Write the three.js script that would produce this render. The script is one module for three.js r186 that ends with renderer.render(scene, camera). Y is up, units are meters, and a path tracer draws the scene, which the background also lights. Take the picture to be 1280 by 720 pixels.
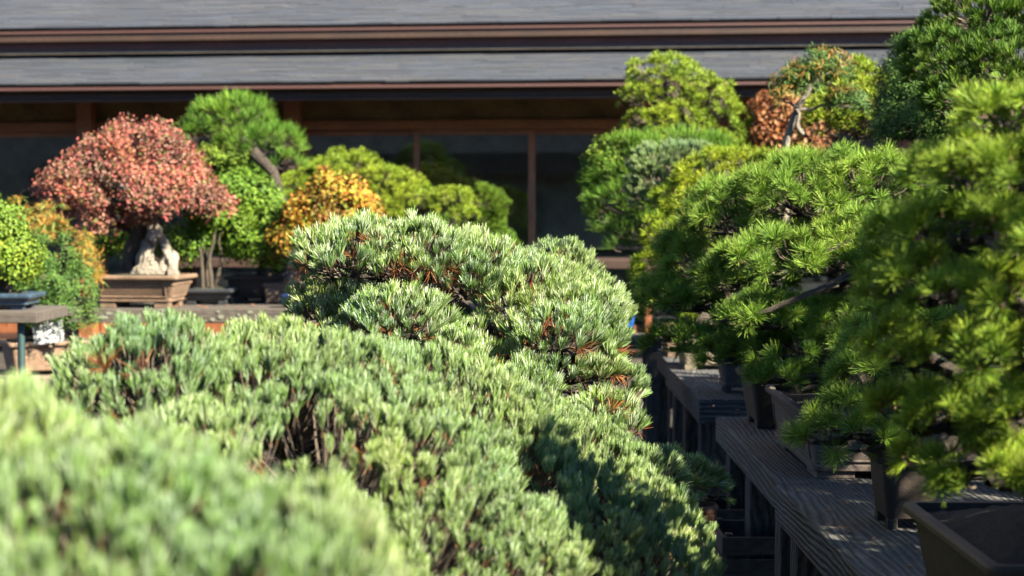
import * as THREE from 'three';
import { Sky } from 'three/addons/objects/Sky.js';
import { RoundedBoxGeometry } from 'three/addons/geometries/RoundedBoxGeometry.js';
import { mergeGeometries } from 'three/addons/utils/BufferGeometryUtils.js';
import { ImprovedNoise } from 'three/addons/math/ImprovedNoise.js';

// ---------------------------------------------------------------- camera, sky, sun, exposure
const EYE = 1.55, FPX = 2030;
const scene = new THREE.Scene();
const camera = new THREE.PerspectiveCamera(2 * Math.atan(360 / FPX) * 180 / Math.PI, 16 / 9, 0.1, 400);
camera.position.set(0, EYE, 0);
camera.rotation.order = 'YXZ';
camera.rotation.set(-Math.atan(97 / FPX), 0.0025, 0);
camera.focus = 4.15;
camera.userData.fStop = 4.0;
camera.updateMatrixWorld(true);
scene.add(camera);

const SUN = new THREE.Vector3(0.80, 0.71, 0.58).normalize();
const sky = new Sky();
sky.name = 'sky';
sky.scale.setScalar(300);
sky.material.uniforms.sunPosition.value.copy(SUN);
sky.material.uniforms.turbidity.value = 2.5;
sky.material.uniforms.rayleigh.value = 0.9;
sky.material.uniforms.mieCoefficient.value = 0.004;
sky.userData = { kind: 'structure' };
scene.add(sky);
scene.environmentIntensity = 0.10;
const sun = new THREE.DirectionalLight(new THREE.Color(1.0, 0.91, 0.73), 5.0);
sun.position.copy(SUN).multiplyScalar(40).add(new THREE.Vector3(0, 1, -6));
sun.target.position.set(0, 1, -6);
sun.castShadow = true;
sun.shadow.mapSize.set(4096, 4096);
Object.assign(sun.shadow.camera, { left: -12, right: 12, top: 12, bottom: -12, near: 1, far: 90 });
scene.add(sun, sun.target);

const renderer = new THREE.WebGLRenderer({ antialias: true });
renderer.toneMapping = THREE.LinearToneMapping;
renderer.toneMappingExposure = 5.9;
renderer.shadowMap.enabled = true;

// ---------------------------------------------------------------- helpers
let seed = 12345;
function reseed(n) { seed = n >>> 0; }
function rnd() { seed = (seed + 0x6D2B79F5) | 0; let t = Math.imul(seed ^ (seed >>> 15), 1 | seed); t = (t + Math.imul(t ^ (t >>> 7), 61 | t)) ^ t; return ((t ^ (t >>> 14)) >>> 0) / 4294967296; }
const rr = (a, b) => a + (b - a) * rnd();
const pick = (a) => a[Math.floor(rnd() * a.length)];
const V = (x, y, z) => new THREE.Vector3(x, y, z);
const perlin = new ImprovedNoise();
const noise = (p, s, o = 0) => perlin.noise(p.x * s + o, p.y * s + o * 1.7, p.z * s - o * 0.6);
// a point of the garden: seen in direction (x, y) of the 1280 x 720 picture, d metres away along the aisle
function at(x, y, d) {
  const v = V((x - 640) / FPX, (360 - y) / FPX, -1).applyQuaternion(camera.quaternion);
  return v.multiplyScalar(d / -v.z).add(camera.position);
}
const used = new Map();
function numbered(n) { const k = used.get(n) || 0; used.set(n, k + 1); return k ? n + '_' + String(k).padStart(3, '0') : n; }
function shadows(o) { o.castShadow = o.receiveShadow = true; return o; }
function thing(name, label, category, pos, turn = 0, group) {
  const o = new THREE.Group(); o.name = numbered(name); o.position.copy(pos); o.rotation.y = turn;
  o.userData = { label, category }; if (group) o.userData.group = group;
  scene.add(o); return o;
}
function part(parent, name, geo, m, pos, kind) {
  const o = shadows(new THREE.Mesh(geo, m)); o.name = name; if (pos) o.position.copy(pos);
  if (kind) o.userData.kind = kind; parent.add(o); return o;
}
function structure(name, geo, m, pos) {
  const o = shadows(new THREE.Mesh(geo, m)); o.name = numbered(name); if (pos) o.position.copy(pos); o.userData.kind = 'structure'; scene.add(o); return o;
}
// uv in metres from the main direction of each face; along: axis that runs with u
function metric(g, along = 'x', scale = 1, off = 0) {
  g = g.index ? g.toNonIndexed() : g;
  const p = g.attributes.position, uv = new Float32Array(p.count * 2), a = V(), b = V(), c = V(), n = V();
  for (let i = 0; i < p.count; i += 3) {
    a.fromBufferAttribute(p, i); b.fromBufferAttribute(p, i + 1); c.fromBufferAttribute(p, i + 2);
    n.copy(b).sub(a).cross(c.clone().sub(a));
    const ax = Math.abs(n.x), ay = Math.abs(n.y), az = Math.abs(n.z), k = ax > ay && ax > az ? 'x' : ay > az ? 'y' : 'z';
    const rest = ['x', 'y', 'z'].filter((q) => q !== k);
    const U = rest.includes(along) ? along : rest[0], W = rest.find((q) => q !== U);
    [a, b, c].forEach((v, j) => { uv[(i + j) * 2] = v[U] * scale + off; uv[(i + j) * 2 + 1] = v[W] * scale + off * 1.37; });
  }
  g.setAttribute('uv', new THREE.BufferAttribute(uv, 2));
  return g;
}
function box(w, h, d, r = 0.004, along = 'x', off = 0) { return metric(new RoundedBoxGeometry(w, h, d, 1, Math.min(r, w / 2.1, h / 2.1, d / 2.1)), along, 1, off); }
function moved(g, x, y, z) { return g.translate(x, y, z); }

// ---------------------------------------------------------------- textures: what surfaces are made of
function tex(w, h, fn, srgb = true) {
  const d = new Uint8Array(w * h * 4);
  for (let y = 0; y < h; y++) for (let x = 0; x < w; x++) {
    const c = fn(x / w, y / h, x, y), i = (y * w + x) * 4;
    d[i] = Math.max(0, Math.min(255, c[0] * 255)); d[i + 1] = Math.max(0, Math.min(255, c[1] * 255)); d[i + 2] = Math.max(0, Math.min(255, c[2] * 255)); d[i + 3] = 255;
  }
  const t = new THREE.DataTexture(d, w, h, THREE.RGBAFormat);
  t.wrapS = t.wrapT = THREE.RepeatWrapping; t.magFilter = THREE.LinearFilter; t.minFilter = THREE.LinearMipmapLinearFilter; t.generateMipmaps = true;
  if (srgb) t.colorSpace = THREE.SRGBColorSpace; t.needsUpdate = true; return t;
}
const N3 = (x, y, z) => perlin.noise(x, y, z);
// periodic noise: blend over the seam
function pn(u, v, fx, fy, z) {
  const a = N3(u * fx, v * fy, z), b = N3((u - 1) * fx, v * fy, z), c = N3(u * fx, (v - 1) * fy, z), d = N3((u - 1) * fx, (v - 1) * fy, z);
  return (a * (1 - u) + b * u) * (1 - v) + (c * (1 - u) + d * u) * v;
}
function rep(t, u, v) { const c = t.clone(); c.repeat.set(u, v); c.needsUpdate = true; return c; }
// old timber with deep furrows, u runs with the grain
function furrow(u, v) {
  const w = v * 34 + pn(u, v, 2, 3, 2.1) * 3.0 + pn(u, v, 7, 12, 5.7) * 0.9 + pn(u, v, 24, 30, 3.9) * 0.35;
  let r = 0.5 + 0.5 * Math.sin(w * 2 * Math.PI);
  r = Math.pow(r, 0.8);
  return r * 0.5 * (0.6 + 0.8 * (0.5 + pn(u, v, 3, 9, 6.6))) + 0.5 * (0.5 + pn(u, v, 14, 170, 8.8));
}
const furrowTex = tex(1024, 512, (u, v) => {
  const r = furrow(u, v), s = 0.5 + pn(u, v, 4, 6, 1.2), q = 0.5 + pn(u, v, 120, 60, 3.3) * 0.8;
  const k = 0.20 + 0.40 * r + 0.14 * (s - 0.5) + 0.12 * (q - 0.5);
  return [k, k * 0.99, k * 0.97];
});
const furrowBump = tex(1024, 512, (u, v) => { const r = furrow(u, v); return [r, r, r]; }, false);
const grainTex = tex(512, 512, (u, v) => {
  const g = 0.5 + 0.5 * pn(u, v, 6, 90, 4.4) + 0.3 * pn(u, v, 3, 12, 9.1), s = pn(u, v, 40, 40, 7.7) * 0.15;
  const k = 0.62 + 0.3 * g + s; return [k, k * 0.97, k * 0.93];
});
const claySpeck = tex(512, 512, (u, v) => {
  const k = 0.86 + 0.22 * pn(u, v, 5, 5, 1.5) + 0.14 * pn(u, v, 30, 30, 2.5) + 0.12 * pn(u, v, 120, 120, 3.5); return [k, k * 0.985, k * 0.96];
});
const clayBump = tex(512, 512, (u, v) => { const k = 0.5 + 0.3 * pn(u, v, 60, 60, 6.5) + 0.3 * pn(u, v, 140, 140, 7.5); return [k, k, k]; }, false);
const barkTex = tex(512, 512, (u, v) => {
  const c = Math.abs(pn(u, v, 9, 26, 3.3)) + 0.6 * Math.abs(pn(u, v, 22, 50, 5.1)), k = 0.42 + 0.9 * c + 0.2 * pn(u, v, 90, 90, 1.9); return [k, k * 0.97, k * 0.92];
});
const barkBump = tex(512, 512, (u, v) => { const k = Math.abs(pn(u, v, 9, 26, 3.3)) + 0.6 * Math.abs(pn(u, v, 22, 50, 5.1)); return [k, k, k]; }, false);
const soilTex = tex(512, 512, (u, v) => { const k = 0.62 + 0.5 * pn(u, v, 40, 40, 2.2) + 0.5 * pn(u, v, 110, 110, 4.2) + 0.25 * pn(u, v, 6, 6, 8.2); return [k, k * 0.95, k * 0.88]; });
const soilBump = tex(512, 512, (u, v) => { const k = 0.5 + 0.6 * pn(u, v, 40, 40, 2.2) + 0.5 * pn(u, v, 110, 110, 4.2); return [k, k, k]; }, false);

function mat(name, rgb, rough, o = {}) {
  const m = new THREE.MeshStandardMaterial({ roughness: rough, metalness: 0, side: THREE.DoubleSide, ...o });
  m.color.setRGB(...rgb.map((c) => c * 0.46)); m.name = name; return m;
}
function leafy(name, rough, through) { const m = new THREE.MeshPhysicalMaterial({ roughness: rough, metalness: 0, side: THREE.DoubleSide, vertexColors: true, transmission: through, thickness: 0, ior: 1.4 }); m.specularIntensity = 0.55; m.color.setScalar(0.72); m.name = name; return m; }
const M = {
  furrow: mat('weathered timber', [0.72, 0.72, 0.71], 0.85, { map: rep(furrowTex, 0.5, 1.6), bumpMap: rep(furrowBump, 0.5, 1.6), bumpScale: 0.007 }),
  post: mat('weathered post', [0.50, 0.47, 0.42], 0.9, { map: rep(furrowTex, 1.3, 0.9), bumpMap: rep(furrowBump, 1.3, 0.9), bumpScale: 0.006 }),
  darkPlank: mat('dark bench plank', [0.20, 0.17, 0.14], 0.9, { map: rep(grainTex, 0.8, 1.2), bumpMap: rep(grainTex, 0.8, 1.2), bumpScale: 0.006 }),
  palePlank: mat('pale crate timber', [0.60, 0.50, 0.38], 0.8, { map: rep(grainTex, 1, 2) }),
  redWoodBounce: mat('brown stained timber', [0.70, 0.25, 0.09], 0.55, { map: rep(grainTex, 0.7, 2) }),  // colour raised to stand in for warm bounce light under the eaves
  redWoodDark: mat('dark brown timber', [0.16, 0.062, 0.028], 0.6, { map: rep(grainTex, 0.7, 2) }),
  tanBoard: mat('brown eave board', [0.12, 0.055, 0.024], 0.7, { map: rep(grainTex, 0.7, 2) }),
  maroon: mat('maroon board', [0.20, 0.055, 0.04], 0.7, { map: rep(grainTex, 0.7, 2) }),
  plaster: mat('ochre plaster', [0.36, 0.22, 0.09], 0.95, { map: rep(claySpeck, 1, 1) }),
  room: mat('sand coloured room plaster', [0.62, 0.52, 0.38], 0.95, { map: rep(claySpeck, 1, 1) }),
  creamStrip: mat('cream ridge strip', [0.24, 0.20, 0.155], 0.8, { map: rep(grainTex, 0.4, 2) }),
  shingle: mat('weathered slate grey shingle', [1.15, 1.15, 1.15], 0.62, { vertexColors: true, map: rep(grainTex, 1.2, 4) }),
  copper: mat('reddish edge strip', [0.13, 0.055, 0.04], 0.6),
  bark: mat('grey brown bark', [0.26, 0.20, 0.15], 0.95, { map: rep(barkTex, 1, 1), bumpMap: rep(barkBump, 1, 1), bumpScale: 0.012 }),
  paleBark: mat('pale bark', [0.42, 0.34, 0.25], 0.9, { map: rep(barkTex, 1, 1), bumpMap: rep(barkBump, 1, 1), bumpScale: 0.008 }),
  dead: mat('bleached deadwood', [1.3, 1.18, 0.97], 0.85, { map: rep(grainTex, 1.4, 1), bumpMap: rep(barkBump, 0.8, 1), bumpScale: 0.03 }),
  twig: mat('twig bark', [0.16, 0.12, 0.085], 0.95),
  needle: leafy('pine needle', 0.6, 0.2),
  leaf: leafy('leaf', 0.6, 0.28),
  soil: mat('potting soil', [0.085, 0.062, 0.042], 1, { map: rep(soilTex, 4, 4), bumpMap: rep(soilBump, 4, 4), bumpScale: 0.01 }),
  moss: mat('moss', [0.11, 0.12, 0.025], 1, { map: rep(soilTex, 5, 5), bumpMap: rep(soilBump, 5, 5), bumpScale: 0.01 }),
  ground: mat('trodden earth', [0.11, 0.095, 0.078], 1, { map: rep(soilTex, 0.8, 0.8), bumpMap: rep(soilBump, 0.8, 0.8), bumpScale: 0.02 }),
  greenMetal: mat('dark green painted steel', [0.03, 0.075, 0.07], 0.5),
  white: mat('white board', [0.75, 0.76, 0.76], 0.7),
};
function clay(name, rgb, rough = 0.7) { return mat(name, rgb, rough, { map: rep(claySpeck, 2, 2), bumpMap: rep(clayBump, 2, 2), bumpScale: 0.0012 }); }
const C = {
  tan: clay('tan unglazed clay', [0.42, 0.27, 0.17]),
  brown: clay('brown unglazed clay', [0.20, 0.135, 0.10]),
  grey: clay('grey brown clay', [0.22, 0.17, 0.145]),
  dark: clay('dark brown clay', [0.10, 0.07, 0.052]),
  olive: clay('olive brown clay', [0.13, 0.085, 0.045]),
  red: clay('terracotta', [0.36, 0.17, 0.085]),
  blue: clay('blue glaze', [0.10, 0.17, 0.26], 0.25),
  cobalt: clay('cobalt glaze', [0.03, 0.06, 0.20], 0.2),
  cream: clay('cream glaze', [0.48, 0.42, 0.31], 0.4),
  slate: clay('slate glaze', [0.075, 0.085, 0.10], 0.35),
};

// ---------------------------------------------------------------- plants: needles and leaves
const lerp3 = (a, b, t) => [a[0] + (b[0] - a[0]) * t, a[1] + (b[1] - a[1]) * t, a[2] + (b[2] - a[2]) * t];
function builder() { const pos = [], col = []; return { pos, col, tri(a, b, c, k, k2 = k, k3 = k) { pos.push(a.x, a.y, a.z, b.x, b.y, b.z, c.x, c.y, c.z); col.push(...k, ...k2, ...k3); },
  geo() { const g = new THREE.BufferGeometry(); g.setAttribute('position', new THREE.Float32BufferAttribute(pos, 3)); g.setAttribute('color', new THREE.Float32BufferAttribute(col, 3)); g.computeVertexNormals(); return g; } }; }
// a shoot with its needles: spread = widest angle from the shoot, stem = length of bare shoot
function tuft({ n, len, w, spread, stem = 0.012, power = 0.6, bend = 0.25, cols, litTip, stemCol = [0.14, 0.075, 0.035], droop = 0 }) {
  const B = builder();
  for (let i = 0; i < n; i++) {
    const th = spread * Math.pow(rnd(), power), ph = rnd() * Math.PI * 2, L = len * rr(0.72, 1.08);
    const d = V(Math.sin(th) * Math.cos(ph), Math.cos(th), Math.sin(th) * Math.sin(ph));
    const b = V(0, stem * rr(-0.2, 1), 0).addScaledVector(V(d.x, 0, d.z), 0.002);
    const m = b.clone().addScaledVector(d, L * 0.52);
    const d2 = d.clone().add(V(rr(-0.12, 0.12), bend * rr(0.3, 1.2) - droop, rr(-0.12, 0.12))).normalize();
    const t = m.clone().addScaledVector(d2, L * 0.48);
    const s = d.clone().cross(V(rr(-1, 1), rr(-1, 1), rr(-1, 1))).normalize().multiplyScalar(w / 2);
    const k = pick(cols), f = rr(0.85, 1.15), kk = k.map((x) => x * f), kt = litTip ? lerp3(kk, litTip, 0.5) : kk, kb = lerp3(kk, stemCol, 0.35);  // needle ends blend to a paler colour that paints in sunlight
    const b1 = b.clone().addScaledVector(s, 0.7), b2 = b.clone().addScaledVector(s, -0.7), m1 = m.clone().add(s), m2 = m.clone().sub(s);
    const t1 = t.clone().addScaledVector(s, 0.45), t2 = t.clone().addScaledVector(s, -0.45);
    B.tri(b1, b2, m2, kb, kb, kk); B.tri(b1, m2, m1, kb, kk, kk); B.tri(m1, m2, t2, kk, kk, kt); B.tri(m1, t2, t1, kk, kt, kt);
  }
  const r = 0.0022; for (let i = 0; i < 3; i++) {
    const a = i * 2.094, b = a + 2.094, A = V(Math.cos(a) * r, -stem, Math.sin(a) * r), Bp = V(Math.cos(b) * r, -stem, Math.sin(b) * r), T = V(0, stem * 0.9, 0);
    B.tri(A, Bp, T, stemCol);
  }
  return B.geo();
}
// a spray of small leaves round a shoot
function spray({ n, r, len, w, cols, hang = 0.2, flat = 0.5 }) {
  const B = builder();
  for (let i = 0; i < n; i++) {
    const c = V(rr(-1, 1), rr(-1, 1), rr(-1, 1)); if (c.length() > 1) { i--; continue; } c.multiplyScalar(r); c.y *= 0.8;
    const d = V(rr(-1, 1), rr(-0.5, 0.5) - hang, rr(-1, 1)).normalize(), up = V(rr(-1, 1) * (1 - flat), 1, rr(-1, 1) * (1 - flat)).normalize();
    const s = d.clone().cross(up).normalize(), nn = s.clone().cross(d).normalize(), L = len * rr(0.7, 1.15), W = w * rr(0.75, 1.15);
    const k = pick(cols), f = rr(0.8, 1.2), kk = k.map((x) => x * f);
    const a = c, e = c.clone().addScaledVector(d, L).addScaledVector(nn, -L * 0.12), m = c.clone().addScaledVector(d, L * 0.48).addScaledVector(nn, -W * 0.16);
    const l = c.clone().addScaledVector(d, L * 0.42).addScaledVector(s, W / 2), q = c.clone().addScaledVector(d, L * 0.42).addScaledVector(s, -W / 2);
    B.tri(a, l, m, kk); B.tri(l, e, m, kk); B.tri(e, q, m, kk); B.tri(q, a, m, kk);
  }
  return B.geo();
}
const variants = (fn, o, k = 3) => { const a = []; for (let i = 0; i < k; i++) a.push(fn(o)); return a; };
reseed(77);
const WP = [[0.14, 0.24, 0.05], [0.23, 0.34, 0.10], [0.32, 0.42, 0.185], [0.20, 0.32, 0.06], [0.43, 0.51, 0.31]];
const F = {
  brushFine: variants(tuft, { n: 58, len: 0.037, w: 0.0016, spread: 0.55, stem: 0.012, cols: [[0.12, 0.23, 0.03], [0.24, 0.37, 0.08], [0.40, 0.50, 0.24], [0.58, 0.65, 0.46], [0.18, 0.31, 0.04]], bend: 0.28 }, 4),
  brush: variants(tuft, { n: 60, len: 0.035, w: 0.0017, spread: 0.44, stem: 0.012, cols: WP, bend: 0.25 }, 4),
star: variants(tuft, { n: 120, len: 0.050, w: 0.0014, spread: 1.5, power: 0.55, stem: 0.012, litTip: [0.36, 0.47, 0.09], cols: [[0.07, 0.18, 0.010], [0.12, 0.26, 0.014], [0.19, 0.34, 0.02], [0.28, 0.42, 0.04]], bend: 0.15 }, 4),  // sunlit look of the needle ends is painted into their colour
  starLime: variants(tuft, { n: 64, len: 0.036, w: 0.0017, spread: 1.45, power: 0.55, stem: 0.010, cols: [[0.18, 0.28, 0.008], [0.27, 0.37, 0.012], [0.36, 0.43, 0.02]], bend: 0.15 }),
  starNear: variants(tuft, { n: 110, len: 0.034, w: 0.0013, spread: 1.4, power: 0.55, stem: 0.010, litTip: [0.42, 0.50, 0.07], cols: [[0.10, 0.22, 0.008], [0.18, 0.32, 0.012], [0.29, 0.42, 0.02]], bend: 0.2 }),  // paler, yellower needle ends imitate sun on the tufts
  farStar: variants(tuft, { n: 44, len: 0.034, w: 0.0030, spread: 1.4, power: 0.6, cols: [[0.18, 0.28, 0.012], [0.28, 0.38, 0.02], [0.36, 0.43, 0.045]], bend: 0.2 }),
  farLong: variants(tuft, { n: 46, len: 0.085, w: 0.0026, spread: 1.0, power: 0.6, cols: [[0.065, 0.17, 0.010], [0.11, 0.24, 0.016], [0.18, 0.31, 0.03]], bend: 0.25 }),
  clump: variants(tuft, { n: 70, len: 0.038, w: 0.0018, spread: 0.9, power: 0.6, cols: [[0.06, 0.14, 0.010], [0.11, 0.21, 0.014], [0.19, 0.30, 0.025]], bend: 0.25 }),
  scale: variants(spray, { n: 46, r: 0.030, len: 0.014, w: 0.006, cols: [[0.045, 0.12, 0.014], [0.08, 0.17, 0.022], [0.12, 0.21, 0.03]], hang: 0 }),
  brown: variants(tuft, { n: 20, len: 0.042, w: 0.0016, spread: 1.2, power: 0.7, stem: 0.006, cols: [[0.22, 0.065, 0.014], [0.29, 0.11, 0.03], [0.16, 0.045, 0.012]], bend: -0.2, droop: 0.3 }),
  red: variants(spray, { n: 30, r: 0.06, len: 0.023, w: 0.013, cols: [[0.29, 0.09, 0.06], [0.35, 0.15, 0.10], [0.22, 0.10, 0.06], [0.40, 0.08, 0.06], [0.30, 0.17, 0.10], [0.33, 0.16, 0.09], [0.40, 0.22, 0.16], [0.44, 0.10, 0.09], [0.16, 0.17, 0.03]], hang: 0.45, flat: 0.4 }, 4),
  green: variants(spray, { n: 34, r: 0.06, len: 0.026, w: 0.016, cols: [[0.13, 0.24, 0.012], [0.19, 0.30, 0.02], [0.08, 0.17, 0.012]], hang: 0.15, flat: 0.75 }),
  lime: variants(spray, { n: 34, r: 0.05, len: 0.022, w: 0.016, cols: [[0.17, 0.27, 0.018], [0.24, 0.33, 0.03], [0.11, 0.20, 0.014]], hang: 0.25, flat: 0.6 }),
  yellow: variants(spray, { n: 30, r: 0.05, len: 0.026, w: 0.019, cols: [[0.38, 0.20, 0.012], [0.44, 0.26, 0.02], [0.32, 0.12, 0.015], [0.34, 0.27, 0.03], [0.20, 0.24, 0.02]], hang: 0.4, flat: 0.5 }),
  rust: variants(spray, { n: 26, r: 0.05, len: 0.036, w: 0.022, cols: [[0.30, 0.10, 0.03], [0.38, 0.16, 0.05], [0.22, 0.07, 0.02], [0.42, 0.22, 0.09]], hang: 0.4, flat: 0.4 }),
  weep: variants(tuft, { n: 26, len: 0.060, w: 0.0034, spread: 1.3, power: 0.6, cols: [[0.16, 0.20, 0.03], [0.34, 0.22, 0.03], [0.12, 0.19, 0.03], [0.38, 0.17, 0.03]], bend: -0.9, droop: 0.4 }),
};

// a tapered limb through points; radii r0 -> r1
function limb(pts, r0, r1, { seg = 0, radial = 7, rough = 0.12, power = 1 } = {}) {
  const curve = new THREE.CatmullRomCurve3(pts, false, 'centripetal'), len = curve.getLength();
  seg = seg || Math.max(4, Math.min(40, Math.round(len / Math.max(0.012, r0 * 1.3))));
  const fr = curve.computeFrenetFrames(seg), P = [], U = [], I = [];
  for (let i = 0; i <= seg; i++) {
    const t = i / seg, c = curve.getPointAt(t), r = r0 + (r1 - r0) * Math.pow(t, power);
    for (let j = 0; j <= radial; j++) {
      const a = (j % radial) / radial * Math.PI * 2, q = r * (1 + rough * (noise(V(Math.cos(a), t * len / r0 * 0.35, Math.sin(a)), 1.3, r0 * 90) * 2));
      const v = c.clone().addScaledVector(fr.normals[i], Math.cos(a) * q).addScaledVector(fr.binormals[i], Math.sin(a) * q);
      P.push(v.x, v.y, v.z); U.push(t * len * 6, j / radial * 1.5);
    }
  }
  for (let i = 0; i < seg; i++) for (let j = 0; j < radial; j++) { const a = i * (radial + 1) + j, b = a + radial + 1; I.push(a, b, a + 1, b, b + 1, a + 1); }
  const g = new THREE.BufferGeometry(); g.setAttribute('position', new THREE.Float32BufferAttribute(P, 3)); g.setAttribute('uv', new THREE.Float32BufferAttribute(U, 2)); g.setIndex(I); g.computeVertexNormals(); return g;
}
const wander = (a, b, k, n = 2) => { const out = [a.clone()]; for (let i = 1; i <= n; i++) { const t = i / (n + 1); out.push(a.clone().lerp(b, t).add(V(rr(-k, k), rr(-k, k) * 0.7, rr(-k, k)))); } out.push(b.clone()); return out; };

/* foliage laid over a set of domes (pads): pad = [x, y, d, rx, ry, rz?] in picture units at depth d, so a real size in metres.
   Each pad is one part; shoots of one pad that would sit inside another are left out. */
function padOf(q) {
  const [x, y, d, rx, ry, rz] = q, s = d / FPX;
  return { c: at(x, y, d), r: V(rx * s, ry * s, rz || Math.max(rx * s * 0.9, ry * s)), extra: q[6] || {} };
}
const UP = V(0, 1, 0), _q = new THREE.Quaternion(), _m = new THREE.Matrix4(), _c = new THREE.Color();
function foliage(tree, base, padsIn, o) {
  const pads = padsIn.map((p) => p.c ? p : padOf(p)), holes = (o.holes || []).map(([x, y, d, r]) => ({ c: at(x, y, d), r }));
  const twigPos = [];
  pads.forEach((p, pi) => {
    const oo = { ...o, ...p.extra }, kinds = oo.kind;
    const a = p.r.x, b = p.r.y, c = p.r.z;
    const area = 4 * Math.PI * Math.pow((Math.pow(a * b, 1.6) + Math.pow(a * c, 1.6) + Math.pow(b * c, 1.6)) / 3, 1 / 1.6);
    const n = Math.round(area * oo.density), place = [], brown = [];
    for (let i = 0; i < n; i++) {
      let u = V(rr(-1, 1), rr(-1, 1), rr(-1, 1)); const l = u.length(); if (l > 1 || l < 0.05) { i--; continue; } u.divideScalar(l);
      if (u.y < oo.low + rr(-0.12, 0.12)) continue;
      const deep = rnd() < (oo.inner ?? 0.3) ? rr(0.68, 0.93) : rnd() < 0.12 ? rr(1.03, 1.13) : rr(0.95, 1.04);
      const pt = V(u.x * a, u.y * b, u.z * c).multiplyScalar(deep).add(p.c);
      const lump = noise(pt, oo.lumpScale ?? 7, 3.1) * (oo.lump ?? 0.05); // uneven outline
      const nn = V(u.x / a, u.y / b, u.z / c).normalize();
      pt.addScaledVector(nn, lump);
      let inside = false;
      for (let k = 0; k < pads.length; k++) if (k !== pi) {
        const e = pads[k], dx = (pt.x - e.c.x) / e.r.x, dy = (pt.y - e.c.y) / e.r.y, dz = (pt.z - e.c.z) / e.r.z;
        if (dx * dx + dy * dy + dz * dz < 0.72) { inside = true; break; }
      }
      if (inside) continue;
      if (holes.some((h) => h.c.distanceTo(pt) < h.r * rr(0.75, 1.1))) continue;
      const gap = noise(pt, oo.gapScale ?? 12, 11.3);
      if (gap > (oo.gap ?? 0.34)) { if (rnd() < (oo.brown ?? 0) * 2.5) brown.push([pt.clone().addScaledVector(nn, -0.02), nn]); continue; }
      if (u.y < 0.1 && rnd() < (oo.brown ?? 0)) brown.push([pt.clone().addScaledVector(nn, -0.01), nn]);
      const dir = nn.clone().multiplyScalar(1 - oo.up).addScaledVector(UP, oo.up).add(V(rr(-1, 1), rr(-1, 1), rr(-1, 1)).multiplyScalar(oo.jitter ?? 0.22)).normalize();
      place.push([pt, dir]);
      if (rnd() < (oo.twigs ?? 0.5)) {
        const from = pt.clone().addScaledVector(dir, -0.008), to = p.c.clone().lerp(pt, rr(0.45, 0.75)); to.y -= p.r.y * 0.25;
        twigPos.push([from, to, rr(0.0012, 0.0026)]);
      }
    }
    const put = (list, geo, m, name, s0, s1, tint) => {
      if (!list.length) return;
      const im = new THREE.InstancedMesh(geo, m, list.length); im.name = name; im.userData.kind = 'stuff'; shadows(im);
      list.forEach(([pt, dir], i) => {
        _q.setFromUnitVectors(UP, dir).multiply(new THREE.Quaternion().setFromAxisAngle(UP, rnd() * 6.28));
        const s = rr(s0, s1);
        _m.compose(pt.clone().sub(base), _q, V(s, s * rr(0.9, 1.12), s)); im.setMatrixAt(i, _m);
        const tn = noise(pt, 5, 21.7), f = 1 + tn * (tint ?? 0.22) + rr(-0.1, 0.1);
        im.setColorAt(i, _c.setRGB(f * (1 + tn * 0.18), f, f * (1 - tn * 0.15)));
      });
      tree.add(im);
    };
    // three or four variants of the shoot over the pad
    const per = kinds.map(() => []); place.forEach((e) => per[Math.floor(rnd() * kinds.length)].push(e));
    per.forEach((list, k) => put(list, kinds[k], oo.mat || M.needle, 'foliage_pad', oo.s0 ?? 0.8, oo.s1 ?? 1.15, oo.tint));
    put(brown, pick(F.brown), M.needle, 'dry_needles', oo.b0 ?? 0.8, oo.b1 ?? 1.2, 0.1);
  });
  if (twigPos.length) {
    const P = [];
    for (const [a, b, r] of twigPos) {
      const d = b.clone().sub(a), s1 = d.clone().cross(V(0.3, 1, 0.2)).normalize(), s2 = d.clone().cross(s1).normalize(), mid = a.clone().lerp(b, 0.5); mid.y -= d.length() * 0.12;
      const ring = (q, rad) => [0, 1, 2].map((k) => q.clone().addScaledVector(s1, Math.cos(k * 2.094) * rad).addScaledVector(s2, Math.sin(k * 2.094) * rad).sub(base));
      const rs = [ring(a, r * 0.8), ring(mid, r), ring(b, r * 1.6)];
      for (let i = 0; i < 2; i++) for (let k = 0; k < 3; k++) { const n = (k + 1) % 3; for (const v of [rs[i][k], rs[i + 1][k], rs[i][n], rs[i][n], rs[i + 1][k], rs[i + 1][n]]) P.push(v.x, v.y, v.z); }
    }
    const g = new THREE.BufferGeometry(); g.setAttribute('position', new THREE.Float32BufferAttribute(P, 3)); g.computeVertexNormals();
    part(tree, 'twigs', g, M.twig, null, 'stuff');
  }
  return pads;
}
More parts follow.
